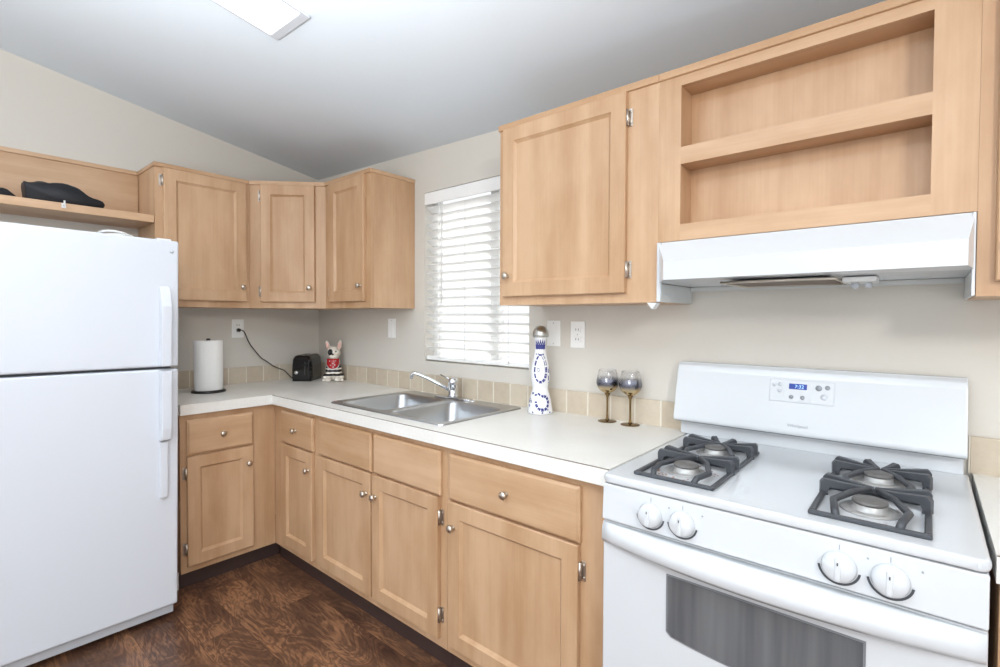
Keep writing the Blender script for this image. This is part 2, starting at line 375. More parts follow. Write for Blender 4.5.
def text(name, body, size, loc, rot, mat, parent, align='CENTER', ext=0.0004):
    cu = bpy.data.curves.new(name, 'FONT'); cu.body = body; cu.size = size; cu.align_x = align; cu.align_y = 'CENTER'; cu.extrude = ext
    o = bpy.data.objects.new(name, cu); COL.objects.link(o); cu.materials.append(mat); o.parent = parent
    me = text_mesh(o); bpy.data.objects.remove(o); bpy.data.curves.remove(cu); me.materials.clear(); me.materials.append(mat)
    o = bpy.data.objects.new(name, me); COL.objects.link(o); o.parent = parent
    o.location = Vector(loc)-Vector(parent['_w']); o.rotation_euler = rot; o['_w'] = parent['_w']; return o

# ------------------------------------------------------------------ room shell
def zc(x, y): return 2.32-0.03*x-0.17*y
XR, YF = 5.2, -4.2
MB().box(-0.1, XR, YF, 0.1, -0.05, 0).build('floor', M_FLOOR)
b = MB(); b.hexa([(-0.1, YF, zc(-0.1, YF)), (XR, YF, zc(XR, YF)), (XR, 0.12, zc(XR, 0.12)), (-0.1, 0.12, zc(-0.1, 0.12)),
                  (-0.1, YF, zc(-0.1, YF)+.08), (XR, YF, zc(XR, YF)+.08), (XR, 0.12, zc(XR, 0.12)+.08), (-0.1, 0.12, zc(-0.1, 0.12)+.08)])
b.build('ceiling', M_CEIL)
MB().prism([(YF, 0), (0.0, 0), (0.0, zc(0, 0)+.02), (YF, zc(0, YF)+.02)], 'x', -0.1, 0).build('wall_left', M_WALL)
WX0, WX1, WZ0, WZ1 = 1.152, 1.902, 1.09, 2.045
b = MB()
for x0, x1, z0, z1 in ((-0.1, WX0, 0, 2.36), (WX1, XR, 0, 2.32), (WX0, WX1, 0, WZ0), (WX0, WX1, WZ1, 2.33)): 
    b.box(x0, x1, 0, 0.12, z0, min(z1, 2.345-0.03*x0))
b.build('wall_back', M_WALL)
for n in ('floor', 'ceiling', 'wall_left', 'wall_back'): bpy.data.objects[n]['kind'] = 'structure'

# window behind the blind
w = thing('window_1', (WX0, 0.09, WZ0), 'white sliding window above the kitchen sink', 'window'); w['kind'] = 'structure'
del w['category']
b = MB(); f = .035
b.box(WX0+.001, WX0+f, .07, .11, WZ0, WZ1).box(WX1-f, WX1-.001, .07, .11, WZ0, WZ1).box(WX0+f, WX1-f, .07, .11, WZ0, WZ0+f).box(WX0+f, WX1-f, .07, .11, WZ1-f, WZ1)
b.box(1.60, 1.655, .065, .108, WZ0+f, WZ1-f); b.build('window_frame', M_WHITE, w)
MB().box(WX0+f, 1.60, .085, .089, WZ0+f, WZ1-f).box(1.655, WX1-f, .095, .099, WZ0+f, WZ1-f).build('window_pane', M_PANE, w)

# horizontal blind
bl = thing('window_blind', (1.527, 0.03, WZ0), 'white horizontal slat blind covering the window over the sink', 'blind')
bx0, bx1 = WX0+.005, WX1-.005
MB().box(WX0+.004, WX1-.004, -.004, .01, WZ1-.07, WZ1-.004, .003).build('valance', M_PLATE, bl)
MB().box(bx0, bx1, .012, .055, WZ1-.05, WZ1-.004).build('headrail', M_WHITE, bl)
b = MB(); z = WZ1-.095; th = math.radians(31)
while z > WZ0+.045:
    M = Matrix.Translation((0, .033, z)) @ Matrix.Rotation(-th, 4, 'X')
    b.box(bx0, bx1, -.025, .025, -.0014, .0014, M=M); z -= .0465
b.build('slats', M_SLAT, bl)
MB().box(bx0, bx1, .01, .055, WZ0+.008, WZ0+.03, .004).build('bottom_rail', M_PLATE, bl)
for x in (1.27, 1.47, 1.77):
    MB().tube([(x, .004, WZ1-.06), (x, .004, WZ0+.02)], .0016, 6).build('ladder_cord', M_WHITE, bl)
    
MB().tube([(1.30, -.004, WZ1-.07), (1.30, -.006, 1.42)], .004, 8).build('tilt_wand', M_WHITE, bl)

# tile backsplash strips (wall finish)
def backsplash(name, axis, a, bnd, phase):
    b = MB(); b.mi = 1
    if axis == 'x': b.box(a, bnd, -.0098, -.0005, .914, 1.0148)
    else: b.box(.0005, .0098, a, bnd, .914, 1.0148)
    b.mi = 0; p = .1085; g = .0028; t = math.floor((a-phase)/p)*p+phase
    while t < bnd:
        lo, hi = max(a, t+g), min(bnd, t+p-g)
        if hi-lo > .008:
            if axis == 'x': b.box(lo, hi, -.011, -.001, .9145, 1.016, .0015, 1)
            else: b.box(.001, .011, lo, hi, .9145, 1.016, .0015, 1)
        t += p
    o = b.build(name, [M_TILE, M_GROUT]); o['kind'] = 'structure'; o['label'] = 'beige stone tile backsplash strip on the wall above the counter'
backsplash('trim_1', 'x', .012, 2.64, .0+2.229-20*.1085)
backsplash('trim_2', 'y', -1.08, -.001, -.512)
backsplash('trim_3', 'x', 3.43, 4.6, 3.43)

# ------------------------------------------------------------------ cabinet pieces
def panel_door(O, U, N, w, h, t=.019, rail=.056, step=.011, rec=.011, bev=.0025):
    """framed door with a sunk flat panel; O lower-left on the back plane, U along the width, N outward"""
    O, U, N = Vector(O), Vector(U).normalized(), Vector(N).normalized(); Z = Vector((0, 0, 1)); bm = bmesh.new()
    def ring(i, d): return [bm.verts.new(O+U*u+Z*v+N*d) for u, v in ((i, i), (w-i, i), (w-i, h-i), (i, h-i))]
    R = [ring(0, 0), ring(0, t-bev), ring(bev, t), ring(rail, t), ring(rail+.002, t-.003), ring(rail+step, t-rec)]
    bm.faces.new(R[0][::-1])
    for a, c in zip(R, R[1:]):
        for i in range(4): j = (i+1) % 4; bm.faces.new((a[i], a[j], c[j], c[i]))
    bm.faces.new(R[-1]); bmesh.ops.recalc_face_normals(bm, faces=bm.faces[:]); m = MB(); m.merge(bm); return m
def slab_front(O, U, N, w, h, t=.019):
    O, U, N = Vector(O), Vector(U).normalized(), Vector(N).normalized(); Z = Vector((0, 0, 1)); bm = bmesh.new()
    def ring(i, d): return [bm.verts.new(O+U*u+Z*v+N*d) for u, v in ((i, i), (w-i, i), (w-i, h-i), (i, h-i))]
    R = [ring(0, 0), ring(0, t-.007), ring(.003, t-.005), ring(.009, t)]
    bm.faces.new(R[0][::-1])
    for a, c in zip(R, R[1:]):
        for i in range(4): j = (i+1) % 4; bm.faces.new((a[i], a[j], c[j], c[i]))
    bm.faces.new(R[-1]); bmesh.ops.recalc_face_normals(bm, faces=bm.faces[:]); m = MB(); m.merge(bm); return m
KNOB = [(0.0, 0), (.0075, 0), (.0075, .002), (.005, .004), (.0045, .011), (.008, .014), (.0135, .017), (.0145, .021), (.012, .0255), (.006, .028), (0, .0285)]
def knob(P, N, parent): return MB().lathe(KNOB, P, N, 20).build('knob', M_NICKEL, parent)
def hinge(P, U, N, parent):
    """wrap hinge: barrel at the door's edge, leaf on the frame; U points from the door to the frame"""
    P, U, N = Vector(P), Vector(U).normalized(), Vector(N).normalized(); b = MB()
    A = Matrix.Translation(P) @ Matrix(((U.x, N.x, 0, 0), (U.y, N.y, 0, 0), (0, 0, 1, 0), (0, 0, 0, 1)))
    b.box(.003, .018, 0, .0025, -.030, .030, .0008, 1, M=A)
    b.tube([P+U*.004+N*.012+Vector((0, 0, -.027)), P+U*.004+N*.012+Vector((0, 0, .027))], .0048, 10)
    for s in (-1, 1): b.lathe([(0, 0), (.0035, 0), (.0035, .002), (0, .003)], P+U*.012+N*.0025+Vector((0, 0, s*.019)), N, 10)
    b.box(-.002, .004, .002, .013, -.022, .022, M=A)
    return b.build('hinge', M_HINGE, parent)
def door(parent, O, U, N, w, h, kn=None, hg=None, mat=WOOD, name='door'):
    """kn: 'l' or 'r' knob side plus height from door bottom; hg: hinge side plus heights"""
    d = panel_door(O, U, N, w, h).build(name, mat, parent); O, U, N = Vector(O), Vector(U).normalized(), Vector(N).normalized()
    if kn: knob(O+U*(.028 if kn[0] == 'l' else w-.028)+Vector((0, 0, kn[1]))+N*.019, N, d)
    if hg:
        for z in hg[1:]: hinge(O+(U*0 if hg[0] == 'l' else U*w)+Vector((0, 0, z)), -U if hg[0] == 'l' else U, N, d)
    return d
def drawer(parent, O, U, N, w, h, mat, kn=True, name='drawer'):
    d = slab_front(O, U, N, w, h).build(name, mat, parent); O, U, N = Vector(O), Vector(U).normalized(), Vector(N).normalized()
    if kn: knob(O+U*w/2+Vector((0, 0, h/2))+N*.019, N, d)
    return d
def face_frame(axis, c, a0, a1, z0, z1, holes, t=.019):
    """frame of boards in the plane axis=c (front), leaving the given openings (a0,a1,z0,z1); built from a cell grid"""
    b = MB(); A = sorted({a0, a1, *[h[0] for h in holes], *[h[1] for h in holes]}); Z = sorted({z0, z1, *[h[2] for h in holes], *[h[3] for h in holes]})
    bm = bmesh.new(); V = {}
    def v(a, z): 
        if (a, z) not in V: V[(a, z)] = bm.verts.new((c, a, z) if axis == 'x' else (a, c, z))
        return V[(a, z)]
    for i in range(len(A)-1):
        for k in range(len(Z)-1):
            am, zm = (A[i]+A[i+1])/2, (Z[k]+Z[k+1])/2
            if any(h[0] < am < h[1] and h[2] < zm < h[3] for h in holes): continue
            bm.faces.new((v(A[i], Z[k]), v(A[i+1], Z[k]), v(A[i+1], Z[k+1]), v(A[i], Z[k+1])))
    r = bmesh.ops.extrude_face_region(bm, geom=bm.faces[:])
    vv = [e for e in r['geom'] if isinstance(e, bmesh.types.BMVert)]
    bmesh.ops.translate(bm, verts=vv, vec=(-t, 0, 0) if axis == 'x' else (0, t, 0))
    bmesh.ops.recalc_face_normals(bm, faces=bm.faces[:]); b.merge(bm); return b

ZU, ZT = 1.39, 2.135
G = .0008
# left wall, single door beside the fridge shelf
c = thing('wall_cabinet', (.15, -.845, ZU), 'maple wall cabinet with one door on the left wall beside the fridge shelf', 'cabinet', 'wall cabinets')
MB().box(.001, .281, -1.082, -.611, ZU, 2.128).build('carcass', WOOD, c)
face_frame('x', .30, -1.082, -.611, ZU, 2.128, []).build('face_frame', WOOD, c)
door(c, (.3008, -1.046, 1.427), (0, 1, 0), (1, 0, 0), .414, .684, ('r', .083), ('l', .06, .62))
MB().prism([(.001, -1.088), (.31, -1.088), (.31, -.6145), (.001, -.6145)], 'z', 2.113, ZT, .002, 1).build('top_trim', WOODY, c)
# diagonal corner cabinet
c = thing('corner_wall_cabinet', (.25, -.25, ZU), 'maple diagonal corner wall cabinet between the two walls', 'cabinet', 'wall cabinets')
out = lambda e: [(.001, -.001), (.001, -.610), (.30+e*.4, -.610), (.610, -.30-e*.4), (.610, -.001)]
MB().prism([(.001, -.001), (.001, -.6102), (.286, -.6102), (.6102, -.286), (.6102, -.001)], 'z', ZU, 2.128).build('carcass', WOOD, c)
U = Vector((1, 1, 0)).normalized(); N = Vector((1, -1, 0)).normalized()
O0 = Vector((.30, -.6098, 0)); L = (.6098-.30)*math.sqrt(2)
bm_ = MB(); p = lambda u, n: tuple((O0+U*u+N*n)[:2])
bm_.prism([p(0, 0), p(L, 0), p(L-.008, -.018), p(.008, -.018)], 'z', ZU, 2.128).build('face_frame', WOOD, c)
door(c, O0+U*.07+N*.0008+Vector((0, 0, 1.427)), U, N, .308, .684, ('r', .083), ('l', .06, .62))
MB().prism([p(-.0, .009), p(L, .009), p(L+.0, -.02), p(0, -.02)], 'z', 2.113, ZT).build('top_trim', WOODX, c)
# window wall, narrow door
c = thing('wall_cabinet', (.84, -.15, ZU), 'narrow maple wall cabinet left of the window with its plain side showing', 'cabinet', 'wall cabinets')
MB().box(.611, 1.066, -.281, -.001, ZU, 2.128).build('carcass', WOOD, c)
face_frame('y', -.30, .611, 1.066, ZU, 2.128, []).build('face_frame', WOOD, c)
door(c, (.672, -.3008, 1.427), (1, 0, 0), (0, -1, 0), .349, .684, ('r', .083), ('l', .06, .62))
MB().box(.6145, 1.072, -.31, -.001, 2.113, ZT, .002, 1).build('top_trim', WOODX, c)
# right of window, big door
c = thing('wall_cabinet', (2.31, -.15, ZU), 'large maple wall cabinet with one wide door right of the window', 'cabinet', 'wall cabinets')
MB().box(1.975, 2.6592, -.281, -.001, ZU, 2.115).build('carcass', WOOD, c)
face_frame('y', -.30, 1.975, 2.6592, ZU, 2.115, []).build('face_frame', WOOD, c)
door(c, (2.004, -.3008, 1.424), (1, 0, 0), (0, -1, 0), .545, .682, ('l', .083), ('r', .08, .595))
MB().box(1.969, 2.6599, -.308, -.001, 2.108, 2.132, .002, 1).build('top_trim', WOODX, c)
# open shelf unit over the hood
c = thing('open_shelf_cabinet', (3.04, -.15, 1.585), 'open maple shelf unit with two niches above the range hood', 'cabinet', 'wall cabinets')
OX0, OX1 = 2.731, 3.338
b = MB(); b.box(2.6604, 2.667, -.281, -.001, 1.588, 2.115).box(3.401, 3.4196, -.281, -.001, 1.588, 2.115)
b.box(2.667, 3.401, -.281, -.001, 2.098, 2.115).box(2.667, 3.401, -.281, -.001, 1.60, 1.63); b.build('carcass', WOOD, c)
MB().box(OX0-.02, OX1+.02, -.205, -.195, 1.62, 2.094).build('back_panel', WOOD, c)
for xa, xb in ((OX0-.014, OX0-.0003), (OX1+.0003, OX1+.014)): MB().box(xa, xb, -.2810, -.2052, 1.62, 2.094).build('niche_side', WOOD, c)
MB().box(OX0, OX1, -.2810, -.2052, 2.0772, 2.094).build('niche_top', WOODX, c)
MB().box(OX0, OX1, -.2810, -.2052, 1.62, 1.6378).build('niche_floor', WOODX, c)
for a0, a1 in ((2.6596, OX0), (OX1, 3.4204)): MB().box(a0, a1, -.30, -.2812, 1.586, 2.115).build('stile', WOOD, c)
for a0, a1 in ((1.586, 1.638), (1.829, 1.883), (2.077, 2.115)): MB().box(OX0, OX1, -.30, -.2812, a0, a1).build('rail', WOODX, c)
MB().box(OX0, OX1, -.2810, -.2052, 1.8292, 1.8828).build('shelf', WOODX, c)
MB().box(2.6601, 3.4199, -.308, -.001, 2.108, 2.132, .002, 1).build('top_trim', WOODX, c)
# far right wall cabinet
c = thing('wall_cabinet', (3.8, -.15, ZU), 'maple wall cabinet at the right edge, right of the range hood', 'cabinet', 'wall cabinets')
MB().box(3.4208, 4.18, -.281, -.001, ZU, 2.115).build('carcass', WOOD, c)
face_frame('y', -.30, 3.4208, 4.18, ZU, 2.115, []).build('face_frame', WOOD, c)
door(c, (3.452, -.3008, 1.424), (1, 0, 0), (0, -1, 0), .345, .664, ('l', .083), ('r', .08, .595))
door(c, (3.812, -.3008, 1.424), (1, 0, 0), (0, -1, 0), .345, .664, ('r', .083), ('l', .08, .595))
MB().box(3.4201, 4.19, -.308, -.001, 2.108, 2.132, .002, 1).build('top_trim', WOODX, c)

# ------------------------------------------------------------------ base cabinets
ZB, ZK = .863, .086
def base_y(xa, xb, label, fronts, back=-.004):
    c = thing('base_cabinet', ((xa+xb)/2, -.3, 0), label, 'cabinet', 'base cabinets')
    MB().box(xa, xb, -.591, back, ZK, .62).box(xa, xa+.016, -.591, back, .62, ZB).box(xb-.016, xb, -.591, back, .62, ZB).box(xa+.016, xb-.016, -.591, -.585, .62, ZB).build('carcass', WOOD, c)
    face_frame('y', -.61, xa, xb, ZK, ZB, []).build('face_frame', WOOD, c)
    MB().box(xa, xb, -.583, -.56, 0.001, ZK).build('toe_kick', M_TOE, c)
    for k in fronts:
        if k[0] == 'door': door(c, (k[1], -.6108, .123), (1, 0, 0), (0, -1, 0), k[2]-k[1], .540, k[3], k[4])
        else: drawer(c, (k[1], -.6108, .669), (1, 0, 0), (0, -1, 0), k[2]-k[1], .169, WOODX, kn=(k[0] == 'drawer'), name=k[0])
    return c
# left wall run
c = thing('base_cabinet', (.3, -.84, 0), 'maple base cabinet beside the fridge under the left counter end', 'cabinet', 'base cabinets')
MB().box(.004, .591, -1.073, -.612, ZK, ZB).build('carcass', WOOD, c)
face_frame('x', .61, -1.073, -.6108, ZK, ZB, []).build('face_frame', WOOD, c)
MB().box(.56, .571, -1.073, -.572, .001, ZK).build('toe_kick', M_TOE, c)
MB().box(.55, .58, -1.081, -1.0735, .001, ZK, .001, 1).build('toe_kick_end_cap', M_WHITE, c)
drawer(c, (.6108, -1.046, .664), (0, 1, 0), (1, 0, 0), .313, .168, WOODY)
door(c, (.6108, -1.047, .119), (0, 1, 0), (1, 0, 0), .312, .537, ('r', .45), ('l', .085, .455))
base_y(.6115, 1.068, 'narrow maple base cabinet in the inner corner with one drawer', [('drawer', .713, 1.041), ('door', .715, 1.032, ('r', .45), None)])
base_y(1.069, 1.988, 'maple sink base cabinet with two doors under the sink', [('false_front', 1.098, 1.527), ('false_front', 1.543, 1.963),
       ('door', 1.088, 1.524, ('r', .45), None), ('door', 1.536, 1.951, ('l', .45), ('r', .09, .462))])
base_y(1.989, 2.655, 'wide maple base cabinet directly left of the stove', [('drawer', 2.01, 2.567), ('door', 2.01, 2.563, ('l', .45), ('r', .09, .462))])
base_y(3.446, 4.05, 'maple base cabinet at the right edge, right of the stove', [('drawer', 3.475, 4.02), ('door', 3.475, 4.02, ('l', .45), None)])

# ------------------------------------------------------------------ countertops
ct = thing('countertop', (.32, -.32, .864), 'white speckled laminate L-shaped countertop running from the fridge to the stove', 'countertop')
b = MB(); SX0, SX1, SY0, SY1 = 1.115, 1.885, -.555, -.075
b.box(.001, .64, -1.078, -.64, .864, .914).box(.001, SX0, -.64, -.001, .864, .914).box(SX1, 2.667, -.64, -.001, .864, .914)
b.box(SX0, SX1, -.64, SY0, .864, .914).box(SX0, SX1, SY1, -.001, .864, .914); b.build('worktop', M_COUNTER, ct)
MB().box(.64, 2.6675, -.6407, -.6375, .9125, .9144).build('edge_seam', M_BROWNLINE, ct)
ct2 = thing('countertop', (3.8, -.32, .864), 'white laminate countertop piece right of the stove', 'countertop')
MB().box(3.439, 4.1, -.64, -.001, .864, .914).build('worktop', M_COUNTER, ct2)
MB().box(3.4392, 4.1, -.6407, -.6375, .9125, .9144).build('edge_seam', M_BROWNLINE, ct2)

# ------------------------------------------------------------------ sink
sk = thing('kitchen_sink', (1.5, -.31, .914), 'double bowl stainless steel drop-in sink below the window', 'sink')
def rrect(x0, x1, y0, y1, r, n=5):
    P = []
    for cx, cy, a in ((x1-r, y1-r, 0), (x0+r, y1-r, 90), (x0+r, y0+r, 180), (x1-r, y0+r, 270)):
        for i in range(n+1): t = math.radians(a+90*i/n); P.append((cx+r*math.cos(t), cy+r*math.sin(t)))
    return P
def bowl(x0, x1, y0, y1):
    bm = bmesh.new(); rings = []
    for i, z, r in ((-.006, .9195, .05), (0, .917, .05), (.004, .91, .05), (.012, .80, .06), (.022, .772, .06), (.05, .757, .05), (.13, .753, .03)):
        rings.append([bm.verts.new((x, y, z)) for x, y in rrect(x0+i, x1-i, y0+i, y1-i, r)])
    for a, c2 in zip(rings, rings[1:]):
        for i in range(len(a)): j = (i+1) % len(a); bm.faces.new((a[i], a[j], c2[j], c2[i]))
    bm.faces.new(rings[-1])
    bmesh.ops.recalc_face_normals(bm, faces=bm.faces[:])
    for f in bm.faces: f.normal_flip()
    m = MB(); m.merge(bm, True); return m
B1 = (1.130, 1.482, -.530, -.140); B2 = (1.522, 1.874, -.530, -.140)
# rim deck with two rounded openings
bm = bmesh.new()
def loop(P, z): 
    vs_ = [bm.verts.new((x, y, z)) for x, y in P]; es = [bm.edges.new((vs_[i], vs_[(i+1) % len(vs_)])) for i in range(len(vs_))]; return vs_, es
o_, e0 = loop(rrect(1.092, 1.906, -.566, -.048, .03), .9195); _, e1 = loop(rrect(*[B1[0]-.006, B1[1]+.006, B1[2]-.006, B1[3]+.006], .05), .9195); _, e2 = loop(rrect(*[B2[0]-.006, B2[1]+.006, B2[2]-.006, B2[3]+.006], .05), .9195)
bmesh.ops.triangle_fill(bm, use_beauty=True, edges=e0+e1+e2, normal=(0, 0, 1))
lip = [bm.verts.new((1.498+(v.co.x-1.498)*1.006, -.307+(v.co.y+.307)*1.008, .9145)) for v in o_]
for i in range(len(o_)): j = (i+1) % len(o_); bm.faces.new((o_[i], o_[j], lip[j], lip[i]))
bmesh.ops.recalc_face_normals(bm, faces=bm.faces[:]); m = MB(); m.merge(bm, False); m.build('rim', M_STEEL, sk)
for B in (B1, B2):
    bo = bowl(*B).build('bowl', M_STEEL, sk); cx, cy = (B[0]+B[1])/2, (B[2]+B[3])/2
    MB().lathe([(0, .7535), (.02, .7535), (.03, .756), (.042, .757), (.044, .7545)], (cx, cy, 0), n=24, close=False).build('drain', M_CHROME, bo)
for x in (1.62,): MB().lathe([(.02, .9195), (.02, .923), (.016, .926), (0, .926)], (x, -.088, 0), n=20).build('hole_cover', M_CHROME, sk)

fa = thing('faucet', (1.475, -.085, .9195), 'chrome single lever faucet at the back of the sink', 'faucet')
b = MB(); b.prism(rrect(1.345, 1.605, -.112, -.058, .026), 'z', .9198, .929, .003); b.build('base_plate', M_CHROME, fa)
MB().lathe([(.030, .929), (.029, .94), (.025, .945), (.025, .985), (.027, .988), (.027, 1.014), (.023, 1.024), (0, 1.028)], (1.475, -.085, 0), n=24).build('faucet_body', M_CHROME, fa)
s0 = Vector((1.455, -.092, .963)); s1 = Vector((1.300, -.2, 1.047))
b = MB(); pts = [s0, s0.lerp(s1, .3)+Vector((0, 0, .004)), s0.lerp(s1, .6)+Vector((0, 0, .007)), s0.lerp(s1, .88)+Vector((0, 0, .005)), s1, s1+Vector((-.010, -.006, -.008)), s1+Vector((-.013, -.008, -.03))]
b.tube(pts, [.011, .0105, .010, .0095, .0095, .0095, .010], 14); b.build('spout', M_CHROME, fa)
b = MB(); b.tube([(1.465, -.088, 1.012), (1.43, -.092, 1.025), (1.392, -.097, 1.036)], [.007, .0045, .005], 10); b.build('lever', M_CHROME, fa)

# ------------------------------------------------------------------ refrigerator
RY1, RY0 = -1.153, -1.913; RX = .83
fr = thing('refrigerator', (.43, -1.543, 0.004), 'white top-freezer refrigerator at the left edge', 'refrigerator')
fr.rotation_euler = (-.0115, 0, 0)   # stands slightly out of plumb
MB().box(.04, .762, RY0+.006, RY1-.006, .035, 1.662, .006).build('body', M_FRIDGE, fr)
for y_ in (RY0+.05, RY1-.12): MB().box(.10, .70, y_, y_+.07, 0.0005, .0345).build('foot_rail', M_GASKET, fr)
MB().box(.757, .772, RY0+.014, RY1-.014, .085, 1.655).build('door_gasket', M_GASKET, fr)
fz = MB().box(.770, RX, RY0, RY1, 1.124, 1.672, .010, 3).build('freezer_door', M_FRIDGE, fr)
fd = MB().box(.770, RX, RY0, RY1, .072, 1.113, .010, 3).build('fridge_door', M_FRIDGE, fr)
hy0, hy1 = RY1-.074, RY1-.036
def grip(ztop, zbot, fade_top, fade_bot):
    """bowed strap handle: profile in x-z extruded along y"""
    P = [(RX-.002, zbot), (RX+.012, zbot+.006)] if fade_bot else [(RX-.002, zbot), (RX+.036, zbot+.002)]
    P += [(RX+.016, zbot+.05), (RX+.040, zbot+.085)] if fade_bot else []
    P += [(RX+.042, ztop-.09), (RX+.020, ztop-.03), (RX-.002, ztop)] if fade_top else [(RX+.042, ztop-.002), (RX-.002, ztop)]
    return MB().prism([(x, z) for x, z in P], 'y', hy0, hy1, .005, 2)
grip(1.475, 1.126, True, False).build('handle', M_FRIDGE, fz)
b = MB(); b.prism([(RX-.002, .80), (RX+.034, .812), (RX+.042, .86), (RX+.042, 1.108), (RX-.002, 1.110)], 'y', hy0, hy1, .005, 2)
b.box(RX-.002, RX+.014, hy0+.002, hy1-.006, .557, .80, .005); b.build('handle', M_FRIDGE, fd)
MB().box(.755, .80, RY0+.01, RY1-.008, .026, .067, .004).build('kick_grille', M_FRGREY, fr)
MB().box(.72, .80, RY1-.075, RY1-.02, 1.6725, 1.682, .003).build('hinge_cap', M_WHITE, fr)
MB().lathe([(.008, 0), (.008, .002), (0, .003)], (RX, RY1-.028, 1.625), (1, 0, 0), 14).build('screw_cover', M_FRGREY, fz)

# white crumpled plastic ring on the fridge
b = MB()
for k in range(3):
    b.tube([(.55+.05*math.cos(t), -1.30+(.05+.006*k)*math.sin(t), 1.6705+.012*k+.02*abs(math.sin(t*1.0+k))) for t in [i*math.pi/10 for i in range(20)]], .0055, 8, cyc=True)
tag(b.build('cord_bundle', M_WHITE, loc=(.55, -1.30, 1.665)), 'white coiled bundle lying on top of the refrigerator', 'cable')

# shelf above the fridge
sh = thing('wall_shelf', (.15, -1.6, 1.82), 'open maple wall shelf with back board above the refrigerator', 'shelf')
MB().box(.001, .30, -2.2, -1.084, 1.822, 1.860, .002, 1).build('shelf_board', WOODY, sh)
MB().box(.001, .014, -2.2, -1.084, 1.8605, 2.113).build('back_board', WOODY, sh)
MB().box(.001, .022, -2.2, -1.089, 2.113, 2.135, .002, 1).build('top_trim', WOODY, sh)
MB().box(.301, .304, -1.448, -1.432, 1.836, 1.858).tube([(.304, -1.44, 1.848), (.316, -1.44, 1.846), (.322, -1.44, 1.856), (.322, -1.44, 1.868)], .0035, 8).build('cup_hook', M_WHITE, sh)

def bag(name, outline, x0, x1, loc, label, cat):
    """soft bag: an outline in (y,z) swept across its depth with sagging, pinched edges"""
    bm = bmesh.new(); n = 7; rings = []; cy = sum(p[0] for p in outline)/len(outline); cz = sum(p[1] for p in outline)/len(outline)
    P = []
    for i in range(len(outline)):
        a, c2 = outline[i], outline[(i+1) % len(outline)]
        for k in range(4): P.append((a[0]+(c2[0]-a[0])*k/4, a[1]+(c2[1]-a[1])*k/4))
    zmin = min(p[1] for p in outline)
    for k in range(n):
        t = k/(n-1); s = .90+.10*math.sin(math.pi*t); rg = []
        for (y, z) in P:
            j = .004*math.sin(37*y+11*t)+.003*math.sin(91*y+23*z)
            zz = max(zmin, zmin+(z-zmin)*s+(j if z > zmin+.008 else 0))
            rg.append(bm.verts.new((x0+(x1-x0)*t+.006*math.sin(60*y+40*z), cy+(y-cy)*(.93+.07*s), zz)))
        rings.append(rg)
    for a, c2 in zip(rings, rings[1:]):
        for i in range(len(a)): j = (i+1) % len(a); bm.faces.new((a[i], a[j], c2[j], c2[i]))
    bm.faces.new(rings[0][::-1]); bm.faces.new(rings[-1]); bmesh.ops.recalc_face_normals(bm, faces=bm.faces[:])
    m = MB(); m.merge(bm, True); return tag(m.build(name, M_CLOTH, loc=loc), label, cat)
bag('black_bag', [(-1.56, 1.861), (-1.285, 1.861), (-1.275, 1.882), (-1.283, 1.898), (-1.36, 1.94), (-1.415, 1.968), (-1.50, 1.958), (-1.567, 1.946)], .13, .25, (.19, -1.42, 1.861),
    'slumped black fabric bag lying on the shelf above the fridge', 'bag')
bag('black_cloth', [(-1.78, 1.861), (-1.59, 1.861), (-1.595, 1.872), (-1.62, 1.892), (-1.68, 1.902), (-1.75, 1.895)], .14, .26, (.2, -1.69, 1.861),
    'low rounded black cloth item at the left end of the shelf', 'cloth')

# ------------------------------------------------------------------ range hood
hd = thing('range_hood', (3.04, -.2, 1.39), 'white under-cabinet range hood above the stove', 'range hood')
hx0, hx1, hy = 2.6800, 3.4000, -.302
# canopy: sloped top, short lip, mitred ends
lx0, lx1, ly = 2.706, 3.404, -.368
bm = bmesh.new()
def q(*P): bm.faces.new([bm.verts.new(p_) for p_ in P])
T0, T1 = (2.6612, hy, 1.584), (3.4188, hy, 1.584); L0, L1 = (lx0, ly, 1.516), (lx1, ly, 1.516); D0, D1 = (lx0, ly, 1.4575), (lx1, ly, 1.4575)
K0, K1 = (2.6640, hy, 1.452), (3.4188, hy, 1.452)
q(T0, L0, L1, T1); q(L0, D0, D1, L1); q(T0, K0, D0, L0); q(T1, L1, D1, K1); q(K0, (2.6640, -.004, 1.452), (3.417, -.004, 1.452), K1, D1, D0); q(T1, (3.4188, hy, 1.5), (2.6612, hy, 1.5), T0) if False else None
bmesh.ops.remove_doubles(bm, verts=bm.verts[:], dist=1e-5); bmesh.ops.recalc_face_normals(bm, faces=bm.faces[:])
bmesh.ops.solidify(bm, geom=bm.faces[:], thickness=.0015)
m = MB(); m.merge(bm, False); m.build('canopy', M_ENAMEL, hd)
MB().box(2.6612, 2.6745, -.3135, -.3015, 1.391, 1.583, .001, 1).build('side_flange', M_ENAMEL, hd)
MB().box(3.4125, 3.4188, -.3135, -.3015, 1.391, 1.583, .001, 1).build('side_flange', M_ENAMEL, hd)
for xa, xb in ((2.6612, 2.6665), (3.4135, 3.4188)):
    sk_ = MB().box(xa, xb, -.2995, -.003, 1.3915, 1.4505).build('side_skirt', M_HOODIN, hd)
    MB().box(xa-.0008, xb+.0008, -.28, -.03, 1.414, 1.4165).build('crease', M_PANELG, sk_)
MB().box(2.668, 3.412, -.022, -.014, 1.437, 1.4505).build('bottom_rail', M_HOODIN, hd)
fl = MB().box(2.875, 3.135, -.30, -.06, 1.4445, 1.450, .002, 1).build('grease_filter', M_FILTER, hd)
MB().tube([(2.862, -.31, 1.445), (2.862, -.05, 1.445), (3.148, -.05, 1.445), (3.148, -.31, 1.445)], .004, 8, cyc=True).build('filter_frame', M_NICKEL, hd)
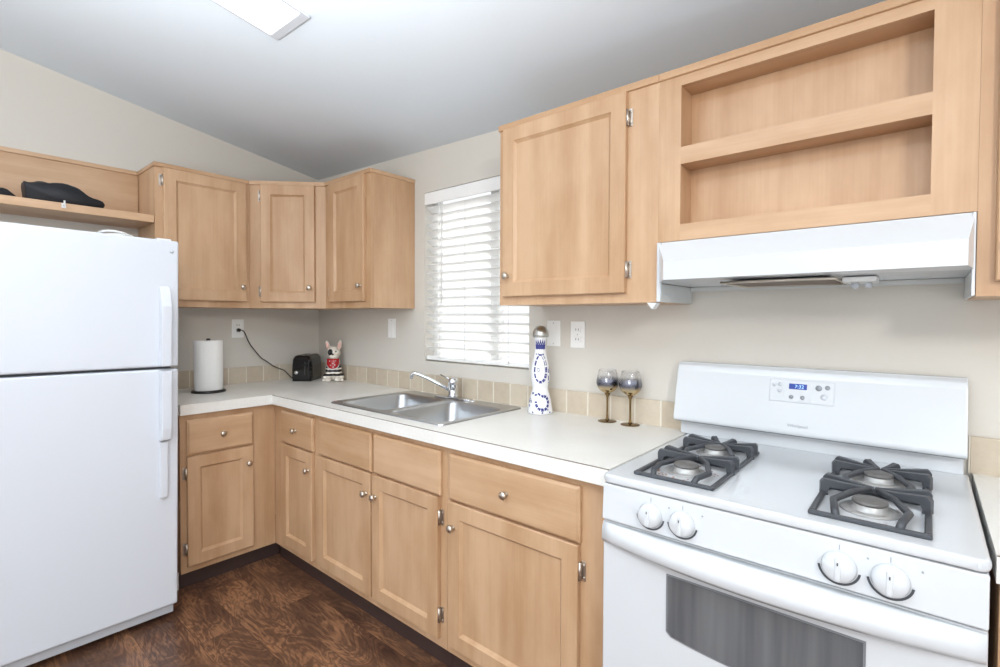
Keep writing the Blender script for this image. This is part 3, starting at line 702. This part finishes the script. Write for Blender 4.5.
b = MB(); b.box(3.16, 3.235, -.26, -.17, 1.436, 1.450, .002, 1); b.build('lamp_socket', M_WHITE, hd)
MB().lathe([(.009, 0), (.009, .012), (.004, .016), (0, .016)], (3.185, -.215, 1.436), (0, 0, -1), 12).lathe([(.008, 0), (.008, .014), (0, .015)], (3.215, -.215, 1.436), (0, 0, -1), 12).build('switch', M_FRGREY, hd)
b = MB(); b.prism([(2.622, 1.389), (2.658, 1.389), (2.642, 1.368), (2.638, 1.368)], 'y', -.30, -.27, .001, 1)
tag(b.build('corner_clip', M_WHITE, loc=(2.64, -.285, 1.389)), 'small white triangular clip under the cabinet left of the hood', 'clip')

# ------------------------------------------------------------------ gas range
sx0, sx1 = 2.674, 3.430; fy = -.680
rg = thing('gas_range', (3.048, -.36, 0), 'white freestanding gas range under the hood', 'stove')
MB().box(sx0+.004, sx1-.004, -.655, -.035, .02, .876).build('body', M_ENAMEL, rg)
for x in (sx0+.03, sx1-.09):
    for y in (-.62, -.13): MB().lathe([(.022, .0005), (.024, .004), (.012, .008), (.010, .0198), (0, .0198)], (x+.03, y+.03, 0), n=16).build('leveling_foot', M_BLACK, rg)
ck = MB().prism(rrect(sx0, sx1, fy-.008, -.04, .020, 6), 'z', .893, .9165, .009, 4).build('cooktop', M_ENAMEL, rg)
# control panel: slightly raked front
b = MB(); b.prism([(-.60, .797), (fy-.010, .795), (fy-.004, .8905), (-.60, .8905)], 'x', sx0+.002, sx1-.002, .004, 2); cp = b.build('control_panel', M_ENAMEL, rg)
MB().box(sx0+.006, sx1-.006, fy+.004, -.62, .786, .798).box(sx0+.005, sx1-.005, fy+.004, -.62, .8885, .896).build('shadow_gap', M_GASKET, rg)
rake = Vector((0, -1, .06)).normalized()
for i, kx in enumerate((2.812, 2.893, 3.210, 3.292)):
    P0 = Vector((kx, fy-.0072, .838))
    k = MB().lathe([(.0, 0), (.0300, 0), (.0310, .003), (.0290, .008), (.0270, .018), (.022, .0225), (0, .0235)], P0, rake, 32)
    A = Matrix.Translation(P0) @ Vector((0, 0, 1)).rotation_difference(rake).to_matrix().to_4x4()
    k.box(-.0055, .0055, -.0235, .0235, .016, .0262, .004, 2, M=A)
    ko = k.build('knob', M_ENAMEL, cp)
    b = MB(); q3 = A
    def ringarc(a0, a1, r0, r1, n=20):
        bm = bmesh.new(); pr = []
        for j in range(n+1):
            t = math.radians(a0+(a1-a0)*j/n)
            pr.append([bm.verts.new(A @ Vector((r*math.cos(t), r*math.sin(t), h))) for r, h in ((r0, .0), (r1, .0), (r1, .0012), (r0, .0012))])
        for a, c2 in zip(pr, pr[1:]):
            for j in range(4): bm.faces.new((a[j], a[(j+1) % 4], c2[(j+1) % 4], c2[j]))
        bm.faces.new(pr[0]); bm.faces.new(pr[-1][::-1]); bmesh.ops.recalc_face_normals(bm, faces=bm.faces[:]); b.merge(bm)
    # local +y of the dial frame points down the panel
    sgn = -1 if (A.to_3x3() @ Vector((0, 1, 0))).z > 0 else 1
    ringarc(sgn*10, sgn*172, .0330, .0372)
    b.build('dial_marking', M_MARK, cp)
    MB().box(-.0008, .0008, -sgn*.033, -sgn*.043, 0, .001, M=A).build('tick_mark', M_MARKL, cp); MB().box(.045, .0485, -sgn*.028, -sgn*.0315, 0, .001, M=A).build('tick_mark', M_MARKL, cp)
    MB().box(-.0012, .0012, sgn*-.008, sgn*-.014, .0259, .0269, M=A).build('pointer', M_MARK, ko)
# oven door with bowed handle
od = MB().box(sx0+.002, sx1-.002, fy-.003, -.656, .235, .7905, .006, 3).build('oven_door', M_ENAMEL, rg)
def bow(u): return .034*(1-(2*u-1)**2)
bm = bmesh.new(); n = 24; rings = []
for i in range(n+1):
    u = i/n; x = sx0+.004+(sx1-sx0-.008)*u; d = bow(u)
    Y = fy-.003
    prof = [(Y+.002, .788), (Y-.004-d*.55, .785), (Y-.010-d, .771-d*.15), (Y-.011-d, .745-d*.25), (Y-.006-d*.8, .735-d*.3), (Y+.002, .732-d*.15)]
    rings.append([bm.verts.new((x, y_, z_)) for y_, z_ in prof])
for a, c2 in zip(rings, rings[1:]):
    for j in range(6): bm.faces.new((a[j], a[(j+1) % 6], c2[(j+1) % 6], c2[j]))
bm.faces.new(rings[0]); bm.faces.new(rings[-1][::-1]); bmesh.ops.recalc_face_normals(bm, faces=bm.faces[:])
m = MB(); m.merge(bm, True); m.build('handle', M_ENAMEL, od)
wx0, wx1 = 2.858, 3.252
P = [(wx0, .697), (wx0, .559), (wx0+.012, .549)] + [(wx0+.012+(wx1-wx0-.024)*i/12, .549-.012*(1-(2*i/12-1)**2)) for i in range(1, 12)] + [(wx1-.012, .549), (wx1, .559), (wx1, .697)]
ow = MB().prism(P[::-1], 'y', fy-.0065, fy-.0025).build('oven_window', M_OVENG, od)
wc = ((wx0+wx1)/2, .62); MB().prism([(wc[0]+(x-wc[0])*1.022, wc[1]+(z-wc[1])*1.05) for x, z in P][::-1], 'y', fy-.0050, fy-.0025).build('window_border', M_GASKET, ow)
dr = MB().box(sx0+.002, sx1-.002, fy-.003, -.656, .05, .228, .008, 3).build('storage_drawer', M_ENAMEL, rg)
# backguard
BX0, BX1 = 2.640, 3.424
b = MB(); b.prism([(-.012, .917), (-.058, .917), (-.058, .968), (-.012, .968)], 'x', BX0+.012, BX1-.006); 
b.build('backguard_base', M_ENAMEL, rg)
prof = [(-.012, .969), (-.098, .969), (-.104, .975), (-.104, .985), (-.066, 1.150), (-.058, 1.168), (-.044, 1.178), (-.012, 1.178)]
bk = MB().prism(prof, 'x', BX0, BX1, .004, 3).build('backguard', M_ENAMEL, rg)
MB().box(BX0+.004, BX1-.004, -.094, -.02, .9665, .970).build('shadow_gap', M_GASKET, rg)
# clock panel lies in the backguard's tilted face
tilt = math.atan2(.038, .165)
def face_pt(x, z, off): 
    t = (z-.985)/.165; return Vector((x, -.104+.038*t, z)) + Vector((0, -math.cos(tilt), math.sin(tilt)))*off
def plate(name, xa, xb, za, zb, off, th, mat, par, bev=.0008):
    c_ = face_pt((xa+xb)/2, (za+zb)/2, off); A = Matrix.Translation(c_) @ Matrix.Rotation(-tilt, 4, 'X')
    return MB().box(-(xb-xa)/2, (xb-xa)/2, -th/2, th/2, -(zb-za)/2, (zb-za)/2, bev, 1, M=A).build(name, mat, par)
pn = plate('clock_panel', 2.950, 3.125, 1.072, 1.141, .0012, .003, M_ENAMEL, bk)
plate('panel_outline', 2.948, 3.127, 1.070, 1.143, .0003, .003, M_PANELG, pn)
plate('inner_panel_outline', 2.988, 3.068, 1.075, 1.138, .0016, .003, M_PANELG, pn)
plate('inner_panel', 2.990, 3.066, 1.077, 1.136, .002, .003, M_ENAMEL, pn)
ds = plate('clock_display', 3.004, 3.054, 1.112, 1.130, .0026, .003, M_LCD, pn)
rot = (math.radians(90)-tilt, 0, 0)
text('clock_digits', '7:32', .015, face_pt(3.033, 1.1205, .0047), rot, M_LCDT, pn)
for (bx, bz, r, mt) in ((3.012, 1.088, .0065, M_MARKL), (3.043, 1.088, .0065, M_MARKL), (3.085, 1.121, .009, M_MARKL), (3.108, 1.124, .007, M_MARKL), (2.962, 1.122, .006, M_PANELG), (2.978, 1.125, .006, M_PANELG), (2.978, 1.105, .006, M_PANELG), (3.100, 1.095, .009, M_PANELG)):
    nrm = Vector((0, -math.cos(tilt), math.sin(tilt)))
    MB().lathe([(r, 0), (r, .0012), (0, .0014)], face_pt(bx, bz, .003), nrm, 16).build('button', mt, pn)
text('brand_lettering', 'Whirlpool', .0135, face_pt(3.033, 1.000, .0008), rot, M_MARKL, bk)

# burners
for i, (bx, by) in enumerate(((2.842, -.525), (2.842, -.275), (3.248, -.535), (3.248, -.280))):
    bu = MB().lathe([(.056, .9168), (.054, .920), (.044, .921), (.038, .918), (.032, .920), (.032, .930), (.030, .932), (0, .932)], (bx, by, 0), n=32).build('burner', M_BURNER, rg)
    MB().lathe([(.031, .932), (.033, .934), (.033, .938), (.030, .941), (0, .942)], (bx, by, 0), n=32).build('burner_cap', M_CAP, bu)
    if i == 0:
        b = MB()
        for k in range(34):
            a = random.uniform(0, 6.28); r = random.uniform(.064, .082); b.ball((bx+r*math.cos(a), by+r*math.sin(a), .9166), random.uniform(.0015, .004), (1, 1, .25), n=8)
        tag(b.build('burnt_spill', M_RUST, rg), kind='stuff')
def grate(x0, x1, y0, y1, turned, parent):
    """cast grate: flat frame with a middle bar; per burner, blades rise at both side edges and meet over the frame bar, two legs slope down round the burner"""
    b = MB(); z0, zt, w = .9172, .955, .0048; xm = (x0+x1)/2; ym = (y0+y1)/2
    b.box(x0, x1, y0, y0+.012, z0, z0+.009, .002, 1).box(x0, x1, y1-.012, y1, z0, z0+.009, .002, 1)
    b.box(x0, x0+.012, y0+.012, y1-.012, z0, z0+.009, .002, 1).box(x1-.012, x1, y0+.012, y1-.012, z0, z0+.009, .002, 1).box(x0+.012, x1-.012, ym-.006, ym+.006, z0, z0+.009, .002, 1)
    def F(p): return Vector((p[0], y0+y1-p[1], p[2] if len(p) > 2 else 0)) if turned else Vector((p[0], p[1], p[2] if len(p) > 2 else 0))
    def blade(p, q_, k=1.0):
        p, d = F(p), F(q_)-F(p); L = d.length; d = d.normalized(); sd = Vector((-d.y, d.x, 0))
        o = [(0, z0), (0, zt-.008), (.006, zt), (L*.55, zt-.007), (L, zt-.012), (L, zt-.021), (L*.55, zt-.021), (.019, zt-.019), (.0145, z0+.008), (.016, z0)]
        bm = bmesh.new(); A = [bm.verts.new(p+d*u-sd*w*k*(1.9-1.0*u/L)+Vector((0, 0, h))) for u, h in o]; B = [bm.verts.new(p+d*u+sd*w*k*(1.9-1.0*u/L)+Vector((0, 0, h))) for u, h in o]
        bm.faces.new(A); bm.faces.new(B[::-1])
        for i in range(len(o)): j = (i+1) % len(o); bm.faces.new((A[j], A[i], B[i], B[j]))
        bmesh.ops.recalc_face_normals(bm, faces=bm.faces[:]); bmesh.ops.bevel(bm, geom=bm.edges[:], offset=.0012, segments=1, affect='EDGES'); b.merge(bm)
    for ya, yb in ((y0, ym), (ym, y1)):
        back = yb == y1
        C = (xm, yb-.040 if back else yb-.018)
        for x in (x0, x1):
            sx = 1 if x == x0 else -1
            blade((x, C[1]-.040), (xm-sx*.001, C[1]-.006)); blade((x, C[1]+.016), (xm-sx*.001, C[1]+.003))
        for sx in (-1, 1):
            # sloping legs that frame the burner
            P = [F((xm+sx*.008, C[1]-.006, zt-.016)), F((xm+sx*.038, C[1]-.045, zt-.018)), F((xm+sx*.066, (ya+C[1])/2-.015, zt-.022)), F((xm+sx*.056, ya+.022, z0+.016)), F((xm+sx*.052, ya+.008, z0+.004))]
            b.tube(P, [.0075, .0075, .0075, .0075, .008], 8)
            if back: blade((xm+sx*.034, y1), (xm+sx*.004, C[1]+.004))
    return b.build('burner_grate', M_IRON, parent)
grate(2.742, 2.950, -.640, -.200, False, rg)
grate(3.148, 3.352, -.648, -.200, False, rg)

# ------------------------------------------------------------------ things on the counter
CZ = .9145
h = thing('paper_towel_holder', (.262, -.822, CZ), 'dark metal paper towel stand on the left counter', 'holder')
MB().lathe([(.0, 0), (.085, 0), (.087, .003), (.085, .009), (.078, .012), (0, .012)], (.262, -.822, CZ), n=40).build('base', M_DARKM, h)
MB().lathe([(.006, .012), (.006, .288), (.010, .290), (.011, .296), (.008, .301), (0, .302)], (.262, -.822, CZ), n=20).build('pole', M_DARKM, h)
r = thing('paper_towel_roll', (.262, -.822, CZ+.013), 'white paper towel roll standing on the counter holder', 'paper towel')
MB().lathe([(.020, .013), (.0705, .013), (.0725, .016), (.0725, .287), (.0705, .290), (.020, .290), (.020, .013)], (.262, -.822, CZ), n=48, close=False).build('paper', M_PAPER, r)
MB().lathe([(.0185, .013), (.0198, .013), (.0198, .2905), (.0185, .2905), (.0185, .013)], (.262, -.822, CZ), n=32, close=False).build('core', M_GROUT, r)

# toaster
to = thing('toaster', (.21, -.235, CZ), 'black two-slice toaster in the counter corner', 'toaster')
ta = math.radians(132); TA = Matrix.Translation((.214, -.248, CZ)) @ Matrix.Rotation(ta, 4, 'Z')   # local +x runs from the near end to the far end
def tb(b, *a, **k): b.box(*a, M=TA, **k); return b
b = MB(); bm = bmesh.new()
sec = [(-.066, .012), (.066, .012), (.066, .10), (.060, .150), (.044, .170), (-.044, .170), (-.060, .150), (-.066, .10)]
rs = []
for u, s, zs in ((0, .86, .93), (.012, .97, .99), (.03, 1, 1.0), (.19, 1, 1.0), (.208, .97, .99), (.22, .86, .93)):
    rs.append([bm.verts.new(TA @ Vector((u, y*s, .012+(z-.012)*zs))) for y, z in sec])
for a, c2 in zip(rs, rs[1:]):
    for j in range(8): bm.faces.new((a[j], a[(j+1) % 8], c2[(j+1) % 8], c2[j]))
bm.faces.new(rs[0]); bm.faces.new(rs[-1][::-1]); bmesh.ops.recalc_face_normals(bm, faces=bm.faces[:])
bmesh.ops.bevel(bm, geom=bm.edges[:], offset=.003, segments=2, affect='EDGES'); b.merge(bm, False); b.build('housing', M_BLACKG, to)
tb(tb(MB(), .03, .19, -.036, -.010, .166, .1715), .03, .19, .010, .036, .166, .1715).build('bread_slot', M_DARKM, to)
tb(MB(), .006, .214, -.060, .060, .0, .013, bev=.002).build('base', M_BLACK, to)
tb(MB(), -.006, .003, -.050, .052, .03, .140, bev=.003).build('end_panel', M_BLACKG, to)
tb(MB(), -.009, -.004, -.028, -.022, .045, .13).build('lever_slot', M_DARKM, to)
tb(MB(), -.026, -.005, -.040, -.010, .108, .122, bev=.004).build('lever', M_BLACK, to)
MB().lathe([(.013, 0), (.012, .010), (0, .011)], TA @ Vector((-.006, .028, .060)), TA.to_3x3() @ Vector((-1, 0, 0)), 20).build('browning_dial', M_CHROME, to)
# its cord up to the outlet
def px_path(pts): return pts
cord = [(.030, -.560, 1.254), (.045, -.548, 1.252), (.048, -.535, 1.235), (.036, -.500, 1.165), (.030, -.430, 1.075), (.028, -.395, 1.050), (.026, -.345, 1.012), (.026, -.305, .992), (.028, -.27, .975), (.034, -.235, .935), (.042, -.215, .9195), (.07, -.185, .9185), (.10, -.165, .9195), (.120, -.152, .921)]
# smooth the path
def smooth(P, n=6):
    P = [Vector(p) for p in P]; Q = []
    for i in range(len(P)-1):
        p0 = P[max(i-1, 0)]; p1 = P[i]; p2 = P[i+1]; p3 = P[min(i+2, len(P)-1)]
        for k in range(n):
            t = k/n; Q.append(.5*((2*p1)+(-p0+p2)*t+(2*p0-5*p1+4*p2-p3)*t*t+(-p0+3*p1-3*p2+p3)*t**3))
    return Q+[P[-1]]
co = MB().tube(smooth(cord), .0032, 8).build('power_cord', M_BLACK, to)
MB().lathe([(.011, 0), (.012, .004), (.010, .022), (.006, .030), (0, .031)], (.0085, -.560, 1.254), (1, 0, 0), 16).build('plug', M_BLACK, co)

# dog figurine
dg = thing('dog_figurine', (.335, -.085, CZ), 'ceramic dog figurine with red bandana and striped shirt beside the toaster', 'figurine')
dg.rotation_euler = (0, 0, math.radians(52)); dg.scale = (.9, .9, 1.0)
dgw = Vector(dg['_w']); dg['_w'] = [0, 0, 0]
b = MB(); R = lambda ax, d: Matrix.Rotation(math.radians(d), 3, ax)
b.ball((0, .006, .068), .060, (.98, .86, 1.08)); b.ball((0, .006, .118), .044, (1.0, .9, 1.0))
b.ball((0, -.006, .188), .047, (1.06, .95, .88)); b.ball((0, -.040, .170), .026, (1.25, .9, .8))
for s in (-1, 1):
    b.ball((s*.030, -.036, .050), .021, (1, 1, 1.9)); b.ball((s*.032, -.056, .014), .023, (1, 1.15, .62)); b.ball((s*.056, -.004, .026), .026, (.85, 1.5, 1.0)); b.ball((s*.060, -.044, .010), .017, (1, 1.3, .6))
    b.ball((s*.042, .006, .236), .020, (.85, .45, 1.75), R('Y', s*14))
o = b.build('body', M_DOG, dg)
md = o.modifiers.new('remesh', 'REMESH'); md.mode = 'VOXEL'; md.voxel_size = .0035; md.use_smooth_shade = True
sm = o.modifiers.new('smooth', 'SMOOTH'); sm.iterations = 3
b = MB()
for s in (-1, 1): b.ball((s*.0425, -.0045, .236), .013, (.8, .35, 1.8), R('Y', s*14))
b.build('inner_ear', M_PINK, dg)
b = MB(); b.ball((-.022, -.0475, .197), .006, (1, .6, 1)); b.ball((.022, -.0475, .197), .006, (1, .6, 1)); b.ball((0, -.066, .180), .008, (1.25, .6, .8)); b.build('eyes_and_nose', M_BLACKG, dg)
# bandana: bib hugging the chest
def bib(r0, z0, zt, off, name, mat, wid):
    bm = bmesh.new(); G_ = {}
    n, k = 16, 6
    for i in range(n+1):
        a = -wid+2*wid*i/n; drop = (zt-z0)*math.sqrt(max(0, 1-(a/wid)**2))
        for j in range(k+1):
            z = zt-drop*j/k; rr = r0+off+.013*(zt-z)/(zt-z0)
            G_[(i, j)] = bm.verts.new((rr*1.06*math.sin(a), .004-rr*math.cos(a), z))
    for i in range(n):
        for j in range(k): bm.faces.new((G_[(i, j)], G_[(i+1, j)], G_[(i+1, j+1)], G_[(i, j+1)]))
    bmesh.ops.remove_doubles(bm, verts=bm.verts[:], dist=1e-5); bmesh.ops.recalc_face_normals(bm, faces=bm.faces[:])
    bmesh.ops.solidify(bm, geom=bm.faces[:], thickness=.002); m = MB(); m.merge(bm, True); return m.build(name, mat, dg)
bib(.046, .078, .150, .002, 'bandana_trim', M_CERAM, 1.05)
ba = bib(.046, .085, .150, .0045, 'bandana', M_RED, .93)
b = MB()
for a, z in ((-.4, .135), (.35, .137), (0, .12), (-.25, .108), (.25, .110), (.05, .095)):
    rr = .0475+.0045+.013*(.150-z)/.065; b.ball((rr*1.06*math.sin(a), .003-rr*math.cos(a), z), .0035, n=8)
b.build('bandana_dots', M_CERAM, ba)

# tequila style bottle
bx, by = 2.032, -.088
bt = thing('ceramic_bottle', (bx, by, CZ), 'tall white ceramic bottle with blue painted pattern and silver cap', 'bottle')
PR = [(0, 0), (.052, 0), (.0565, .004), (.0565, .012), (.053, .035), (.049, .06), (.042, .085), (.036, .103), (.0345, .113), (.037, .127), (.0415, .15), (.043, .17), (.0415, .195), (.036, .225), (.029, .255), (.0245, .28), (.0235, .30), (.026, .32), (.030, .337)]
def prof_r(z):
    for (r0, a), (r1, c2) in zip(PR[1:], PR[2:]):
        if a <= z <= c2 and c2 > a: return r0+(r1-r0)*(z-a)/(c2-a)
    return .03
fine = [(0, 0), (.052, 0)]+[(prof_r(.004+i*.3329/60), .004+i*.3329/60) for i in range(61)]+[(.020, .3375), (0, .3375)]
MB().lathe(fine, (bx, by, CZ), n=40).build('bottle_body', M_CERAM, bt)
MB().lathe([(.030, .3375), (.0365, .340), (.0375, .349), (.035, .363), (.028, .377), (.016, .386), (0, .389)], (bx, by, CZ), n=32).build('cap', M_HAMMER, bt)
vdir = math.atan2(-1.8914-by, 3.3372-bx)
b = MB()
def decal(poly_az, zs=None):
    """thin painted patch wrapped on the bottle; outline in (angle from the viewer side in metres, height)"""
    bm = bmesh.new(); V = []
    for s_, z in poly_az:
        r = prof_r(z)+.0004; t = vdir+s_/max(prof_r(z), .01); V.append(bm.verts.new((bx+r*math.cos(t), by+r*math.sin(t), CZ+z)))
    try: f_ = bm.faces.new(V)
    except ValueError: bm.free(); return
    bmesh.ops.triangulate(bm, faces=[f_]); b.merge(bm, True)
def stroke(pts, wdt, dashed=0):
    P = [Vector(p) for p in pts]
    for i in range(len(P)-1):
        if dashed and i % dashed == dashed-1: continue
        d = (P[i+1]-P[i]); nn = Vector((-d.y, d.x)).normalized()*wdt/2
        decal([tuple(P[i]+nn), tuple(P[i]-nn), tuple(P[i+1]-nn), tuple(P[i+1]+nn)])
# crown of petals at the neck
for k in range(5):
    s_ = (k-2)*.0092
    stroke([(s_, .284), (s_*1.06, .308)], .0104)
    decal([(s_*1.06-.0053, .308), (s_*1.06+.0053, .308), (s_*1.2, .331)])
b.build('painted_crown', M_COBALT, bt)
# beaded drop on the upper belly
b = MB()
loopP = [(.001+.031*math.sin(t)*(0.5+.5*math.sin(t/2)), .202+.060*math.cos(t)) for t in [i*2*math.pi/64 for i in range(65)]]
stroke(loopP[:36], .0125, 5); stroke(loopP[35:], .0075, 5)
stroke([(-.020+i*.0052, .262+.004*math.sin(i)) for i in range(8)], .005, 2)
b.build('painted_drop', M_COBALT, bt)
b = MB(); stroke([(-.008+.0065*math.cos(t), .196+.0075*math.sin(t)) for t in [i*math.pi/5 for i in range(11)]], .0025); b.build('painted_rosette', M_COBALT, bt)
# scrolls on the base bell
b = MB()
stroke([(-.040+.005*i, .088+.005*math.sin(i*1.3)) for i in range(9)], .008, 3)
stroke([(.012+.026*math.cos(t)*(1-.06*t), .054+.030*math.sin(t)*(1-.06*t)) for t in [1.9-i*.11 for i in range(48)]], .012, 5)
stroke([(.004+.005*i, .027-.0008*i) for i in range(8)], .007, 3)
stroke([(-.052+.007*math.cos(t), .05+.018*math.sin(t)) for t in [i*.4 for i in range(12)]], .007, 3)
stroke([(.050+.008*math.cos(t), .17+.034*math.sin(t)) for t in [i*.35 for i in range(14)]], .007, 3)
for s_ in (-.034, .010, .048): stroke([(s_-.0035, .010), (s_+.0035, .010)], .007)
tag(b.build('painted_scrolls', M_COBALT, bt), kind='stuff')

# wine glasses
g0 = Vector((2.345, -.051, CZ))
gl = thing('wine_glass', g0, 'bronze stemmed wine glass, the one nearer the bottle', 'wine glass', 'wine glasses by the stove')
MB().lathe([(0, 0), (.037, 0), (.038, .0015), (.034, .003), (.012, .006), (0, .007)], g0, n=32).build('foot', M_BRONZE, gl)
MB().lathe([(.010, .0055), (.0055, .012), (.0042, .03), (.004, .08), (.0048, .100), (.009, .110), (.012, .117), (0, .119)], g0, n=16).build('stem', M_BRONZE, gl)
out_ = [(.004, .117), (.018, .119), (.031, .128), (.041, .141), (.0452, .156), (.0447, .170), (.042, .187), (.038, .203), (.036, .213)]
inn = [(r-.0014, z+(.0015 if i < 3 else 0)) for i, (r, z) in enumerate(out_)][::-1]
MB().lathe(out_+inn, g0, n=40, close=False).build('bowl', M_OMBRE, gl)
dup(gl, Vector((2.447, -.053, CZ)), 'bronze stemmed wine glass, the one nearer the stove')

# ------------------------------------------------------------------ wall plates
def wall_plate(name, c_, axis, kind, label, cat):
    o = thing(name, c_, label, cat, 'wall plates'); c_ = Vector(c_)
    if axis == 'y': A = Matrix.Translation(c_)
    else: A = Matrix.Translation(c_) @ Matrix.Rotation(math.radians(90), 4, 'Z')
    MB().box(-.036, .036, -.006, -.0006, -.058, .058, .002, 2, M=A).build('cover_plate', M_PLATE, o)
    if kind == 'switch':
        MB().box(-.016, .016, -.009, -.0062, -.033, .033, .001, 1, M=A).build('rocker', M_PLATE, o)
    elif kind == 'outlet':
        for s in (-1, 1):
            rc = MB().box(-.017, .017, -.0085, -.0062, s*.021-.014, s*.021+.014, .002, 2, M=A).build('receptacle', M_PLATE, o)
            MB().box(-.008, -.005, -.0091, -.0084, s*.021-.004, s*.021+.006, M=A).box(.005, .008, -.0091, -.0084, s*.021-.004, s*.021+.006, M=A).build('slot', M_GASKET, rc)
    b = MB()
    for z in ((-.047, .047) if kind != 'outlet' else (0,)): b.lathe([(.003, 0), (.003, .001), (0, .0012)], A @ Vector((0, -.006, z)), A.to_3x3() @ Vector((0, -1, 0)), 10)
    b.build('screw', M_FRGREY, o); return o
wall_plate('light_switch', (.856, 0, 1.272), 'y', 'switch', 'white rocker light switch under the narrow cabinet left of the window', 'light switch')
wall_plate('blank_wall_plate', (2.045, 0, 1.268), 'y', 'blank', 'white wall plate half hidden behind the ceramic bottle', 'wall plate')
wall_plate('wall_outlet', (2.172, 0, 1.265), 'y', 'outlet', 'white power outlet right of the ceramic bottle', 'outlet')
wall_plate('wall_outlet', (0, -.560, 1.264), 'x', 'outlet', 'white power outlet on the left wall with a black cord plugged in', 'outlet')

# ------------------------------------------------------------------ ceiling lamp
lx0, lx1, ly1, ly0 = 1.353, 1.627, -.947, -2.17
cl = thing('ceiling_light', ((lx0+lx1)/2, (ly0+ly1)/2, zc(1.49, -1.55)), 'white rectangular ceiling light with a glowing diffuser', 'ceiling light')
def on_ceiling(x0, x1, y0, y1, d0, d1, ins=0.0):
    V = []
    for d, i in ((d1, ins), (d0, 0)):
        V += [(x, y, zc(x, y)-d) for x, y in ((x0+i, y0+i), (x1-i, y0+i), (x1-i, y1-i), (x0+i, y1-i))]
    return V
b = MB()
for a in ((lx0+.012, lx0+.022, ly0, ly1), (lx1-.022, lx1-.012, ly0, ly1), (lx0+.022, lx1-.022, ly0, ly0+.03), (lx0+.022, lx1-.022, ly1-.03, ly1)): b.hexa(on_ceiling(*a, .001, .011))
b.build('frame', M_FRGREY, cl)
MB().hexa(on_ceiling(lx0+.023, lx1-.023, ly0+.031, ly1-.031, .002, .008)).build('diffuser', M_LAMP, cl)

for o in bpy.data.objects:
    if '_w' in o: del o['_w']
